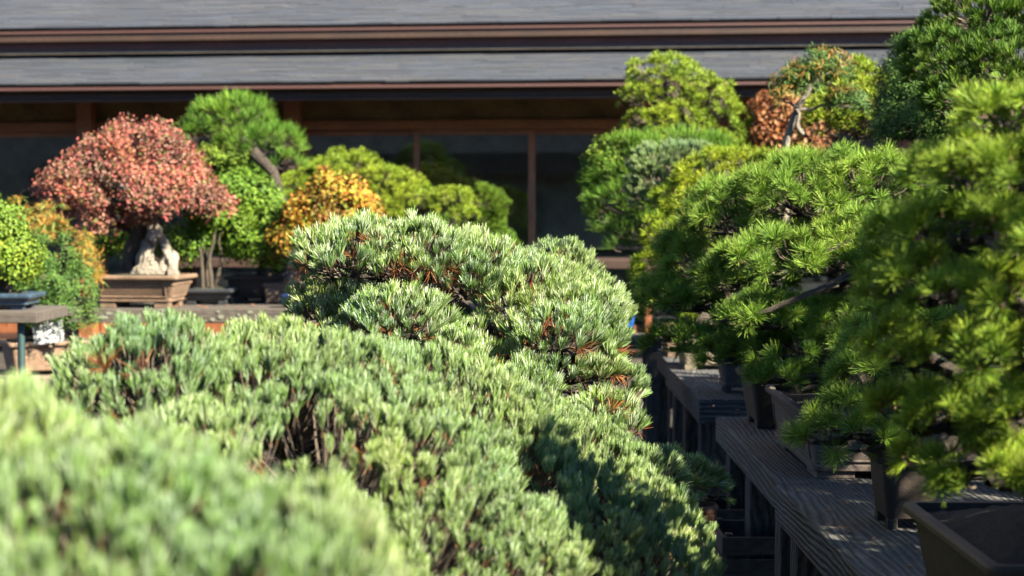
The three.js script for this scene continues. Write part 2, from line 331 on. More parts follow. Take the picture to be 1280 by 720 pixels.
// trunk and limbs: stem = points of the garden, a limb from the nearest place on the trunk to each pad
function wood(tree, base, stem, r0, r1, pads, o = {}) {
  const pts = stem.map((p) => p.clone().sub(base)), m = o.mat || M.bark;
  part(tree, 'trunk', limb(pts, r0, r1, { radial: 10, rough: 0.2 }), m);
  const curve = new THREE.CatmullRomCurve3(pts, false, 'centripetal');
  for (const p of pads) {
    const e = p.c.clone().sub(base); e.y -= p.r.y * 0.25;
    let best = 0, bd = 1e9; for (let i = 4; i <= 20; i++) { const q = curve.getPointAt(i / 20), dd = q.distanceTo(e) + Math.max(0, q.y - e.y) * 0.8; if (dd < bd) { bd = dd; best = i / 20; } }
    const s = curve.getPointAt(best), rad = Math.max(0.006, (r0 + (r1 - r0) * best) * 0.55);
    if (s.distanceTo(e) < 0.05) continue;
    const w = wander(s, e, s.distanceTo(e) * 0.10, 3); w.push(e.clone().add(e.clone().sub(s).normalize().multiplyScalar(p.r.x * 0.5)));
    const br = part(tree, 'branch', limb(w, rad, rad * 0.3, { radial: 6, rough: 0.2 }), m);
    // side shoots of the limb
    for (let k = 0; k < (o.side ?? 3); k++) {
      const a = e.clone().lerp(s, rr(-0.1, 0.5)), b = e.clone().add(V(rr(-1, 1) * p.r.x * 0.75, rr(-0.2, 0.5) * p.r.y, rr(-1, 1) * p.r.z * 0.75));
      part(br, 'side_branch', limb(wander(a, b, a.distanceTo(b) * 0.12, 2), rad * 0.45, rad * 0.15, { radial: 5, rough: 0.2 }), m);
    }
  }
}

// ---------------------------------------------------------------- pots
function rrect(w, d, r, n = 4) {
  const out = [], q = [[w / 2 - r, d / 2 - r, 0], [-w / 2 + r, d / 2 - r, 1], [-w / 2 + r, -d / 2 + r, 2], [w / 2 - r, -d / 2 + r, 3]];
  for (const [cx, cz, k] of q) for (let i = 0; i <= n; i++) { const a = (k + i / n) * Math.PI / 2; out.push([cx + Math.cos(a) * r, cz + Math.sin(a) * r]); }
  return out;
}
function loft(rings, closeFirst = false, closeLast = false) { // rings: [w, d, r, y]
  const P = [], I = [], n = 20;
  rings.forEach(([w, d, r, y]) => rrect(w, d, r).forEach(([x, z]) => P.push(x, y, z)));
  for (let i = 0; i < rings.length - 1; i++) for (let j = 0; j < n; j++) { const k = (j + 1) % n, a = i * n + j, b = i * n + k; I.push(a, a + n, b, b, a + n, b + n); }
  for (const [on, i, y] of [[closeFirst, 0, rings[0][3]], [closeLast, rings.length - 1, rings.at(-1)[3]]]) if (on) { const c = P.length / 3; P.push(0, y, 0); for (let j = 0; j < n; j++) I.push(c, i * n + j, i * n + (j + 1) % n); }
  const g = new THREE.BufferGeometry(); g.setAttribute('position', new THREE.Float32BufferAttribute(P, 3)); g.setIndex(I);
  const f = metric(g.toNonIndexed(), 'x'); f.computeVertexNormals(); return f;
}
// oblong pot standing on four feet, origin at its base
function pot(tree, { w, d, h, m, taper = 0.84, rim = 0.018, corner = 0.02, foot = 0.022, soil = M.soil, panel = false, band = false, mound = 0.02, turn = 0, y = 0, x = 0, z = 0, name = 'pot' }) {
  const g = new THREE.Group(); g.name = name; g.rotation.y = turn; g.position.set(x, y, z); tree.add(g);
  const rw = 0.022, rh = 0.022, top = h - rh, bw = w - 2 * rim, bd = d - 2 * rim;
  const tw = bw * taper, td = d - (w - tw);
  part(g, 'pot_body', loft([[tw - 0.02, td - 0.02, corner * 0.7, foot], [tw, td, corner * 0.8, foot + 0.006], [(tw + bw) / 2 + 0.004, (td + bd) / 2 + 0.004, corner, (foot + top) * 0.52], [bw, bd, corner, top]], true), m);
  part(g, 'pot_rim', loft([[bw - 0.004, bd - 0.004, corner, top], [w - 0.004, d - 0.004, corner, top + 0.002], [w, d, corner, top + 0.007], [w, d, corner, h - 0.006], [w - 0.008, d - 0.008, corner, h], [w - rw * 2, d - rw * 2, corner * 0.7, h], [w - rw * 2 - 0.008, d - rw * 2 - 0.008, corner * 0.7, h - 0.05]]), m);
  for (const sx of [-1, 1]) for (const sz of [-1, 1]) part(g, 'foot', box(tw * 0.22, foot + 0.006, td * 0.22, 0.004), m, V(sx * (tw / 2 - tw * 0.115), foot / 2 + 0.003, sz * (td / 2 - td * 0.115)));
  if (band) part(g, 'foot_band', loft([[tw + 0.004, td + 0.004, corner * 0.8, foot + 0.002], [tw + 0.016, td + 0.016, corner * 0.8, foot + 0.006], [tw + 0.018, td + 0.018, corner * 0.8, foot + 0.02], [tw + 0.008, td + 0.008, corner * 0.8, foot + 0.024]]), m);
  if (panel) { // raised frame lines on the four faces
    const lean = Math.atan((bd - td) / 2 / (top - foot));
    for (const [len, off, ry, ln] of [[(tw + bw) / 2 * 0.84, (td + bd) / 4, 0, lean], [(td + bd) / 2 * 0.84, (tw + bw) / 4, Math.PI / 2, lean]]) for (const s of [0, Math.PI]) {
      const ph = (top - foot) * 0.62, f = mergeGeometries([moved(box(len, 0.007, 0.008, 0.003), 0, ph / 2, 0), moved(box(len, 0.007, 0.008, 0.003), 0, -ph / 2, 0), moved(box(0.007, ph - 0.007, 0.0076, 0.003), len / 2 - 0.0035, 0, 0), moved(box(0.007, ph - 0.007, 0.0076, 0.003), -len / 2 + 0.0035, 0, 0)]);
      const q = part(g, 'panel_frame', f, m); q.rotation.order = 'YXZ'; q.rotation.set(ln, ry + s, 0); q.position.copy(V(0, (foot + top) / 2 + 0.004, off + 0.002).applyAxisAngle(UP, ry + s));
    }
  }
  // soil heaped in the pot
  const sg = new THREE.PlaneGeometry(w - rw * 2 - 0.006, d - rw * 2 - 0.006, 16, 12).rotateX(-Math.PI / 2), sp = sg.attributes.position;
  for (let i = 0; i < sp.count; i++) { const X = sp.getX(i), Z = sp.getZ(i), e = (1 - Math.pow(2 * X / w, 2)) * (1 - Math.pow(2 * Z / d, 2)); sp.setY(i, h - 0.022 + mound * e + 0.008 * noise(V(X, 0, Z), 30, w * 50)); }
  sg.computeVertexNormals(); part(g, 'soil', metric(sg.toNonIndexed(), 'x'), soil); g.children.at(-1).geometry.computeVertexNormals();
  return g;
}
function roundPot(tree, { r, h, m, soil = M.soil, x = 0, y = 0, z = 0, taper = 0.7 }) {
  const g = new THREE.Group(); g.name = 'pot'; g.position.set(x, y, z); tree.add(g);
  const L = [[0, 0.012], [r * taper * 0.9, 0.012], [r * taper, 0.02], [r * 0.92, h * 0.7], [r * 0.95, h - 0.022]].map((q) => new THREE.Vector2(...q));
  const pb = new THREE.LatheGeometry(L, 28); part(g, 'pot_body', pb, m);
  part(g, 'pot_rim', new THREE.LatheGeometry([[r * 0.95, h - 0.022], [r, h - 0.018], [r + 0.002, h - 0.008], [r - 0.004, h], [r * 0.86, h], [r * 0.85, h - 0.05]].map((q) => new THREE.Vector2(...q)), 28), m);
  for (let i = 0; i < 3; i++) { const a = i * 2.094 + 0.5; part(g, 'foot', box(0.03, 0.014, 0.03, 0.004), m, V(Math.cos(a) * r * taper * 0.75, 0.007, Math.sin(a) * r * taper * 0.75)); }
  const c = new THREE.SphereGeometry(r * 0.855, 20, 6, 0, Math.PI * 2, 0, Math.PI / 2).scale(1, 0.14, 1); part(g, 'soil', metric(c, 'x'), soil, V(0, h - 0.026, 0));
  return g;
}

// ---------------------------------------------------------------- ground
{
  const g = new THREE.PlaneGeometry(240, 240, 60, 60).rotateX(-Math.PI / 2);
  structure('ground', metric(g.toNonIndexed(), 'x'), M.ground, V(0, 0, -40));
}

// ---------------------------------------------------------------- the house
const HOUSE_TURN = -0.108;
{
  const H = thing('wooden_house', 'long low wooden house with two tiers of grey shingle eaves and glazed sliding doors', 'house', V(0, 0, -12.75), HOUSE_TURN);
  const X0 = -7, X1 = 7, LEN = X1 - X0;
  reseed(5);
  // a tier of shingles, eave edge at (y0, z0) rising towards -z
  function tier(name, y0, z0, slope, run, exposure, tones) {
    const n = Math.ceil(run / exposure), ang = Math.atan(slope);
    const deck = part(H, name, box(LEN, 0.03, run, 0.003), M.redWoodDark, V(0, y0 + run / 2 * Math.sin(ang) - 0.022, z0 - run / 2 * Math.cos(ang)));
    deck.rotation.x = ang;
    const rib = new THREE.Group(); void rib;
    for (let i = 0; i < n; i++) {
      const gs = []; let x = X0 - rr(0, 0.2);
      while (x < X1) {
        const w = rr(0.10, 0.5), t = rr(0.009, 0.015), b = new THREE.BoxGeometry(w - 0.004, t, exposure * 1.9 + rr(-0.006, 0.006));
        b.rotateX(-0.10); b.translate(x + w / 2, rr(-0.001, 0.002), rr(-0.004, 0.004));
        const k = rr(0.82, 1.16), tn = pick(tones), c = new Float32Array(b.attributes.position.count * 3);
        for (let q = 0; q < c.length; q += 3) { c[q] = tn[0] * k; c[q + 1] = tn[1] * k; c[q + 2] = tn[2] * k; }
        b.setAttribute('color', new THREE.BufferAttribute(c, 3)); gs.push(metric(b, 'x', 1, rnd() * 7)); x += w;
      }
      const s = (i + 0.5) * exposure - run / 2;
      const m = part(deck, 'shingle_course', mergeGeometries(gs), M.shingle, V(0, 0.026, -s), 'stuff');
      m.position.z = run / 2 - (i + 0.75) * exposure; void s;
    }
    return deck;
  }
  const TONES = [[0.125, 0.148, 0.195], [0.145, 0.165, 0.21], [0.115, 0.135, 0.178], [0.165, 0.178, 0.205], [0.13, 0.158, 0.215]];
  tier('lower_roof', 2.475, 1.12, 0.34, 1.15, 0.058, TONES);
  tier('upper_roof', 2.957, 0.50, 0.36, 2.6, 0.065, TONES);
  const beam = (name, m, w, h, d, x, y, z, r) => part(H, name, box(w, h, d, r ?? 0.006), m, V(x, y, z));
  // lower eave: edge strip, fascia, soffit
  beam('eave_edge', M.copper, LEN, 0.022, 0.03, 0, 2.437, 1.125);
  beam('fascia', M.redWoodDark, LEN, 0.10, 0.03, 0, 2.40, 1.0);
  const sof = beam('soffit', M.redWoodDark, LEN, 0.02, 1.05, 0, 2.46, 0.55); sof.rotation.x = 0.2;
  beam('ridge_board', M.creamStrip, LEN, 0.026, 0.03, 0, 2.772, 0.43);
  beam('upper_wall', M.maroon, LEN, 0.34, 0.12, 0, 2.93, -0.12);
  beam('upper_eave_edge', M.copper, LEN, 0.020, 0.03, 0, 2.919, 0.505);
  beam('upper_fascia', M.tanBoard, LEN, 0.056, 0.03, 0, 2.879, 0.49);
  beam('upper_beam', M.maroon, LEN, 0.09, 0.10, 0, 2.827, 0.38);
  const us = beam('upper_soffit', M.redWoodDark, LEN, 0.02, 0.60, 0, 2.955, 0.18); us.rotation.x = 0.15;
  // wall over the doors, head beam and sill
  beam('lintel_wall', M.plaster, LEN, 0.34, 0.10, 0, 2.43, -0.03);
  beam('head_beam', M.redWoodBounce, LEN, 0.075, 0.15, 0, 2.2205, 0.0);
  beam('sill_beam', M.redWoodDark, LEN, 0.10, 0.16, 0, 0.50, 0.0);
  beam('base_wall', M.darkPlank, LEN, 0.44, 0.10, 0, 0.225, -0.01);
  // posts and sliding doors
  const posts = [-6.9, -5.25, -3.45, -1.76, 2.92, 4.72, 6.9];
  for (const x of posts) beam('post', M.redWoodBounce, 0.12, 2.34, 0.14, x, 1.27, 0.085);
  const glass = new THREE.MeshPhysicalMaterial({ name: 'window glass', roughness: 0.02, transmission: 1, thickness: 0, ior: 1.75, side: THREE.DoubleSide }); glass.color.setRGB(0.8, 0.85, 0.83);
  function door(x0, x1, z) {
    const w = x1 - x0, g = new THREE.Group(); g.name = 'sliding_door'; g.position.set((x0 + x1) / 2, 0, z); H.add(g);
    const st = 0.045, y0 = 0.553, y1 = 2.18;
    part(g, 'stile', box(st, y1 - y0, 0.034, 0.004, 'y'), M.redWoodBounce, V(-w / 2 + st / 2, (y0 + y1) / 2, 0));
    part(g, 'stile', box(st, y1 - y0, 0.034, 0.004, 'y'), M.redWoodBounce, V(w / 2 - st / 2, (y0 + y1) / 2, 0));
    part(g, 'rail', box(w - 2 * st, 0.04, 0.033, 0.004), M.redWoodBounce, V(0, y1 - 0.02, 0));
    part(g, 'rail', box(w - 2 * st, 0.10, 0.033, 0.004), M.redWoodBounce, V(0, y0 + 0.05, 0));
    part(g, 'pane', new THREE.BoxGeometry(w - 2 * st + 0.01, y1 - y0 - 0.14 + 0.01, 0.001), glass, V(0, (y0 + 0.10 + y1 - 0.04) / 2, 0));
  }
  for (let i = 0; i < posts.length - 1; i++) {
    const a = posts[i] + 0.06, b = posts[i + 1] - 0.06, n = Math.max(2, Math.round((b - a) / 0.9)), w = (b - a) / n;
    for (let k = 0; k < n; k++) door(a + k * w - (k ? 0.02 : 0) , a + (k + 1) * w + (k < n - 1 ? 0.02 : 0), k % 2 ? 0.022 : -0.022);
  }
  // the dim room behind the glass
  beam('room_floor', M.room, LEN, 0.05, 4, 0, 0.42, -2.14); beam('room_ceiling', M.room, LEN, 0.05, 4, 0, 2.5, -2.14);
  beam('room_back_wall', M.room, LEN, 2.0, 0.1, 0, 1.46, -4.1); beam('end_wall', M.plaster, 0.1, 2.6, 4.2, X0 + 0.05, 1.3, -2.2); beam('end_wall', M.plaster, 0.1, 2.6, 4.2, X1 - 0.05, 1.3, -2.2);
}

// house across the garden behind the photographer, which the panes mirror
{
  const H = thing('facing_house', 'dark plastered house with grey roof mirrored in the door panes', 'house', V(-12, 0, 17), 0.02);
  part(H, 'wall', box(64, 5.2, 0.2, 0.01), mat('grey brown plaster', [0.85, 0.82, 0.77], 0.95, { map: rep(claySpeck, 1, 1) }), V(0, 2.6, 0));
  const r = part(H, 'roof', box(66, 0.12, 4.5, 0.02), mat('grey roof', [0.10, 0.105, 0.115], 0.7), V(0, 6.0, 1.2)); r.rotation.x = -0.42;
  const q = part(H, 'pent_roof', box(20, 0.10, 1.4, 0.02), mat('grey pent roof', [0.07, 0.072, 0.08], 0.7), V(2, 2.75, -0.7)); q.rotation.x = -0.42;
  part(H, 'eave_board', box(20, 0.14, 0.05, 0.01), M.redWoodDark, V(2, 2.42, -1.35));
  for (let i = 0; i < 16; i++) part(H, 'window', box(1.5, 1.1, 0.05, 0.01), C.slate, V(-26 + i * 3.5, 1.5, -0.12));
}

// ---------------------------------------------------------------- benches
const RB = 0.75; // top of the right hand bench
function plank(parent, w, t, z0, z1, x0, top, m = M.furrow, off = 0, along = 'z') {
  return part(parent, 'plank', box(w, t, Math.abs(z1 - z0), 0.006, along, off), m, V(x0 + w / 2, top - t / 2, (z0 + z1) / 2));
}
{
  reseed(31);
  const specs = [
    ['weathered timber bench with the largest dark pot and an open clay pot standing on it', -4.72, -1.7, 0.757, 0.105],
    ['weathered timber bench of furrowed beams under the broad oblong pot', -6.28, -4.728, 0.775, 0.095],
    ['weathered timber bench with a sawn beam end under two small stepped pots', -8.4, -6.85, 0.775, 0.105],
    ['weathered timber bench standing farthest along the aisle below the pointed pine', -10.4, -8.55, 0.80, 0.10],
  ];
  for (const [label, z1, z0, x, t] of specs) {
    const b = thing('timber_bench', label, 'bench', V(x, 0, z0), 0, 'timber benches along the aisle');
    const L = z0 - z1;
    for (let k = 0; k < 4; k++) plank(b, 0.40, t - (k ? 0.004 : 0), -L, 0, k * 0.405, RB - (k ? 0.004 : 0), M.furrow, k * 0.73 + rnd());
    for (const zz of [-L + 0.18, -0.55 * L, -0.2]) for (const xx of [0.085, 0.8, 1.5]) part(b, 'leg', box(0.12, RB - t - 0.002, 0.12, 0.008, 'y', rnd()), M.post, V(xx, (RB - t - 0.002) / 2, zz));
    part(b, 'shelf', box(1.4, 0.05, L * 0.9, 0.006, 'z', rnd()), M.darkPlank, V(0.85, 0.22, -L / 2));
  }
}
{ // needles and leaves fallen on the bench tops
  reseed(43); const gs = [];
  for (let i = 0; i < 260; i++) { const l = rr(0.008, 0.03), g = new THREE.BoxGeometry(l, 0.0015, l < 0.016 ? l * 0.6 : 0.0022); g.rotateY(rnd() * 6.28); g.translate(rr(0.80, 1.25), RB + 0.004 + i * 0.00001, -rr(2.0, 8.2)); gs.push(g); }
  const l = shadows(new THREE.Mesh(mergeGeometries(gs), mat('dry litter', [0.42, 0.20, 0.09], 0.9))); l.name = 'fallen_needles'; l.userData = { kind: 'stuff', label: 'dry brown needles scattered on the timber bench tops', category: 'needles' }; scene.add(l);
}
// low bench that carries the spreading pines
{
  const b = thing('low_bench', 'low dark plank bench under the spreading blue green pines', 'bench', V(-1.6, 0, -0.9));
  for (let k = 0; k < 4; k++) plank(b, 0.42, 0.06, -3.9, 0, k * 0.425, 0.56, M.darkPlank, k * 0.4);
  for (const zz of [-3.7, -1.9, -0.15]) for (const xx of [0.1, 1.55]) part(b, 'leg', box(0.10, 0.498, 0.10, 0.006, 'y'), M.post, V(xx, 0.249, zz));
}
// display bench before the house
const DB = 1.03;
{
  const b = thing('display_bench', 'dark lichen stained plank bench carrying the red leaved tree', 'bench', V(-3.2, 0, -8.55));
  for (let k = 0; k < 3; k++) plank(b, 3.6, 0.075, -k * 0.4 - 0.396, -k * 0.4, 0, DB, M.darkPlank, k * 0.4, 'x');
  for (const zz of [-0.1, -1.1]) for (const xx of [0.3, 1.8, 3.3]) part(b, 'leg', box(0.10, DB - 0.077, 0.10, 0.006, 'y'), M.post, V(xx, (DB - 0.077) / 2, zz));
  // lichen spots on the front edge
  reseed(8); const gs = [];
  for (let i = 0; i < 90; i++) { const s = rr(0.006, 0.018), g = new THREE.CircleGeometry(s, 7); g.scale(rr(0.8, 1.6), rr(0.6, 1), 1); g.translate(rr(0.05, 3.5), DB - rr(0.012, 0.064), 0.0035 + i * 0.00003); gs.push(g); }
  part(b, 'lichen', mergeGeometries(gs), mat('pale lichen', [0.28, 0.29, 0.20], 1), null, 'stuff');
}
{
  const b = thing('rear_bench', 'brown plank bench in the shade before the glass doors', 'bench', V(-2.6, 0, -11.15), HOUSE_TURN);
  for (let k = 0; k < 2; k++) plank(b, 4.2, 0.06, -k * 0.3 - 0.297, -k * 0.3, 0, 1.22, M.tanBoard, k * 0.3, 'x');
  for (const zz of [-0.08, -0.5]) for (const xx of [0.2, 2.1, 4.0]) part(b, 'leg', box(0.09, 1.158, 0.09, 0.005, 'y'), M.redWoodDark, V(xx, 0.579, zz));
}
// small steel legged table, left edge
const TB = 1.10;
{
  const b = thing('steel_legged_table', 'plank table on dark green steel legs under the blue pot', 'table', V(-3.1, 0, -7.2));
  for (let k = 0; k < 2; k++) plank(b, 0.97, 0.052, -k * 0.25 - 0.247, -k * 0.25, 0, TB, M.darkPlank, k * 0.5 + 0.2, 'x');
  for (const [xx, zz] of [[0.08, -0.06], [0.88, -0.06], [0.08, -0.44], [0.6, -0.44]]) part(b, 'leg', new THREE.CylinderGeometry(0.017, 0.017, TB - 0.054, 12), M.greenMetal, V(xx, (TB - 0.054) / 2, zz));
}

// ---------------------------------------------------------------- trees
const BLUEPINES = 'spreading blue green pines', AISLE = 'pines on the timber benches';
function pine(name, label, base, group, cat = 'bonsai') { return thing(name, label, cat, base, 0, group); }

// nearest spreading pine
{
  reseed(101); const base = V(-0.62, 0.56, -1.35);
  const t = pine('spreading_pine', 'pale blue green spreading pine overlapping the wide one, its crown very soft edged', base, BLUEPINES);
  pot(t, { w: 0.55, d: 0.42, h: 0.16, m: C.dark });
  const pads = foliage(t, base, [[-60, 752, 1.62, 260, 240, 0.28], [140, 808, 1.50, 240, 222, 0.26], [340, 832, 1.46, 170, 185, 0.22], [60, 900, 1.35, 260, 180, 0.2]],
    { kind: F.brush, density: 3000, s0: 0.62, s1: 1.05, jitter: 0.18, low: -0.1, up: 0.74, lump: 0.02, gap: 0.40, gapScale: 10, twigs: 0.3, brown: 0.01, holes: [1.2, 1.27, 1.34, 1.41].flatMap((d) => [[80, 700, d, 0.03], [110, 715, d, 0.03]]) });
  wood(t, base, [base.clone().add(V(0, 0.13, 0)), base.clone().add(V(0.03, 0.28, 0.02)), base.clone().add(V(-0.02, 0.42, -0.03)), base.clone().add(V(0, 0.55, -0.1))], 0.045, 0.02, pads);
}
// wide pine
{
  reseed(102); const base = V(-0.35, 0.56, -2.95);
  const t = pine('spreading_pine', 'widest pale blue green pine with a flat sloping crown and a gap showing its limbs', base, BLUEPINES);
  pot(t, { w: 0.7, d: 0.48, h: 0.17, m: C.brown });
  const pads = foliage(t, base, [
    [190, 506, 2.82, 108, 92, 0.22], [340, 545, 2.98, 190, 122, 0.34], [270, 660, 2.50, 190, 130, 0.26], [500, 590, 3.25, 210, 136, 0.42], [470, 730, 2.62, 250, 140, 0.32],
    [660, 640, 3.60, 150, 118, 0.36], [410, 622, 2.78, 215, 128, 0.34], [600, 690, 3.10, 215, 134, 0.38], [740, 700, 3.42, 130, 108, 0.30], [690, 760, 3.10, 190, 135, 0.34], [800, 735, 3.55, 92, 92, 0.24]],
    { kind: F.brush, density: 3300, s0: 0.58, s1: 1.02, jitter: 0.2, low: 0.0, up: 0.74, lump: 0.03, lumpScale: 10, gap: 0.30, gapScale: 11, twigs: 0.8, brown: 0.03, inner: 0.25,
      holes: [2.40, 2.5, 2.6, 2.7, 2.8].flatMap((d) => [[365, 580, d, 0.075], [318, 562, d, 0.05], [415, 600, d, 0.05], [450, 620, d, 0.03], [232, 462, d, 0.022], [700, 600, d + 0.8, 0.025], [540, 690, d, 0.03]]) });
  wood(t, base, [base.clone().add(V(0, 0.14, 0)), base.clone().add(V(0.05, 0.30, 0.05)), base.clone().add(V(-0.04, 0.42, 0.0)), base.clone().add(V(0, 0.52, -0.05))], 0.06, 0.025, pads, { side: 5 });
}
// central pine in focus
{
  reseed(103); const base = V(-0.08, 0.56, -4.15);
  const t = pine('layered_pine', 'sharp blue green pine with layered pads and rust brown needles, before the yellow tree', base, BLUEPINES);
  pot(t, { w: 0.62, d: 0.44, h: 0.17, m: C.brown });
  const pads = foliage(t, base, [
    [440, 333, 4.15, 66, 46, 0.17], [512, 335, 4.2, 86, 52, 0.2], [585, 355, 4.25, 78, 50, 0.2], [650, 378, 4.25, 74, 50, 0.2], [715, 404, 4.2, 60, 46, 0.17], [750, 434, 4.15, 38, 38, 0.12],
    [495, 414, 3.98, 62, 44, 0.11], [555, 450, 3.95, 48, 26, 0.09], [405, 398, 4.22, 36, 46, 0.12], [440, 385, 4.2, 40, 34, 0.12], [455, 442, 4.05, 64, 28, 0.12], [690, 430, 4.0, 58, 40, 0.11], [605, 440, 4.08, 62, 34, 0.12], [665, 462, 4.0, 60, 32, 0.11], [730, 465, 4.05, 44, 30, 0.1],
    [590, 478, 3.9, 60, 28, 0.10], [650, 494, 3.85, 50, 26, 0.09], [745, 540, 3.75, 48, 42, 0.09], [525, 465, 4.0, 58, 26, 0.1]],
    { kind: F.brushFine, density: 2500, jitter: 0.18, low: -0.15, up: 0.6, lump: 0.03, lumpScale: 12, gap: 0.27, gapScale: 15, twigs: 0.6, brown: 0.10, inner: 0.25, s0: 0.65, s1: 1.05,
      holes: [[590, 412, 4.0, 0.032], [622, 418, 4.0, 0.034]] });
  wood(t, base, [base.clone().add(V(0, 0.14, 0)), at(640, 480, 4.15), at(600, 410, 4.15), at(560, 370, 4.2), at(540, 330, 4.2)], 0.055, 0.018, pads, { side: 5 });
}
// paler pine just behind it
{
  reseed(104); const base = V(0.02, 0.56, -4.72);
  const t = pine('low_pine', 'pale soft edged pine dome just behind the sharp layered pine', base, BLUEPINES);
  pot(t, { w: 0.4, d: 0.3, h: 0.14, m: C.dark });
  const pads = foliage(t, base, [[695, 348, 4.75, 48, 34, 0.15], [720, 392, 4.75, 58, 44, 0.15], [772, 405, 4.75, 16, 18, 0.06], [735, 482, 4.75, 60, 28, 0.14], [780, 492, 4.8, 28, 24, 0.09]],
    { kind: F.brush, density: 1700, low: -0.15, up: 0.55, lump: 0.02, twigs: 0.3, brown: 0.02, s0: 0.8, s1: 1.1 });
  wood(t, base, [base.clone().add(V(0, 0.1, 0)), base.clone().add(V(0.05, 0.35, 0)), base.clone().add(V(0.1, 0.6, 0))], 0.035, 0.015, pads);
}
// the low bench reaches back to the two above
// shaded small pine in the aisle, terracotta pot
{
  reseed(105); const p = at(872, 640, 4.35), base = V(p.x + 0.0, 0.0, -4.35);
  const st = thing('pot_stand', 'dark wooden stand under the shaded terracotta pot in the aisle', 'stand', V(base.x, 0, base.z));
  part(st, 'top', box(0.22, 0.04, 0.22, 0.004), M.darkPlank, V(0, 0.50, 0)); for (const a of [-1, 1]) for (const b of [-1, 1]) part(st, 'leg', box(0.03, 0.48, 0.03, 0.003, 'y'), M.darkPlank, V(a * 0.09, 0.24, b * 0.09));
  base.y = 0.52;
  const t = pine('cascade_pine', 'small dark pine in a tapering terracotta pot shaded beside the wide pine', base, null);
  roundPot(t, { r: 0.055, h: 0.24, m: C.red, taper: 0.62 });
  const pads = foliage(t, base, [[845, 600, 4.3, 48, 24, 0.10], [800, 600, 4.1, 40, 28, 0.1], [815, 640, 4.0, 42, 24, 0.09], [880, 615, 4.4, 24, 20, 0.06], [840, 655, 3.9, 30, 28, 0.08]], { kind: F.brush, density: 2000, low: -0.3, up: 0.35, lump: 0.02, twigs: 0.6, brown: 0.02 });
  wood(t, base, [base.clone().add(V(0, 0.22, 0)), base.clone().add(V(-0.01, 0.27, 0.01)), at(850, 612, 4.3)], 0.014, 0.008, pads, { mat: M.paleBark });
}

// near right pine
{
  reseed(106); const base = V(1.02, RB, -3.0);
  const t = pine('lime_pine', 'blurred lime green pine in the wide open clay pot at the bench front', base, AISLE);
  pot(t, { w: 0.46, d: 0.62, h: 0.205, m: C.olive, taper: 0.86, soil: M.soil, mound: 0.055 });
  const pads = foliage(t, base, [
    [1265, 152, 2.55, 50, 32, 0.15], [1320, 160, 2.5, 60, 40, 0.16], [1205, 218, 2.55, 54, 34, 0.15], [1275, 228, 2.48, 60, 38, 0.16], [1150, 288, 2.58, 48, 32, 0.14], [1215, 292, 2.5, 54, 34, 0.15], [1290, 305, 2.45, 60, 38, 0.16],
    [1116, 362, 2.6, 44, 32, 0.13], [1182, 368, 2.52, 52, 34, 0.14], [1252, 375, 2.46, 56, 36, 0.15], [1320, 390, 2.45, 60, 44, 0.15], [1140, 440, 2.62, 46, 32, 0.13], [1208, 446, 2.52, 52, 34, 0.14], [1282, 450, 2.46, 56, 38, 0.15],
    [1132, 520, 2.66, 42, 32, 0.12], [1195, 522, 2.56, 52, 34, 0.14], [1265, 522, 2.48, 56, 36, 0.14], [1172, 588, 2.66, 46, 30, 0.12], [1240, 592, 2.56, 56, 34, 0.14], [1300, 590, 2.5, 50, 34, 0.13]],
    { kind: F.starNear, density: 900, low: -0.25, up: 0.4, lump: 0.02, lumpScale: 14, gap: 0.2, gapScale: 11, twigs: 0.5, inner: 0.35, brown: 0, jitter: 0.25, s0: 0.75, s1: 1.1 });
  wood(t, base, [base.clone().add(V(0, 0.18, 0)), base.clone().add(V(-0.06, 0.36, 0.03)), base.clone().add(V(0.0, 0.55, 0.0)), base.clone().add(V(0.03, 0.8, 0.1))], 0.05, 0.02, pads, { side: 4 });
}
// dark pine behind it in the tall pot
{
  reseed(107); const base = V(0.99, RB, -4.12);
  const t = pine('shaded_pine', 'dark green shaded pine with a low lobe, in the tall dark pot', base, AISLE);
  pot(t, { w: 0.18, d: 0.22, h: 0.19, m: C.dark, taper: 0.8 });
  const pads = foliage(t, base, [[1060, 532, 4.0, 50, 40, 0.11], [1095, 485, 4.05, 54, 48, 0.13], [1032, 546, 4.0, 34, 26, 0.09], [1125, 430, 4.1, 66, 55, 0.13], [1085, 555, 3.95, 44, 26, 0.1]], { kind: F.star, density: 480, low: -0.5, up: 0.35, lump: 0.02, twigs: 0.6, inner: 0.35, s0: 0.75, s1: 1.0, gap: 0.3 });
  wood(t, base, [base.clone().add(V(0, 0.16, 0)), base.clone().add(V(0.03, 0.26, 0)), base.clone().add(V(0.0, 0.38, 0))], 0.03, 0.015, pads);
}
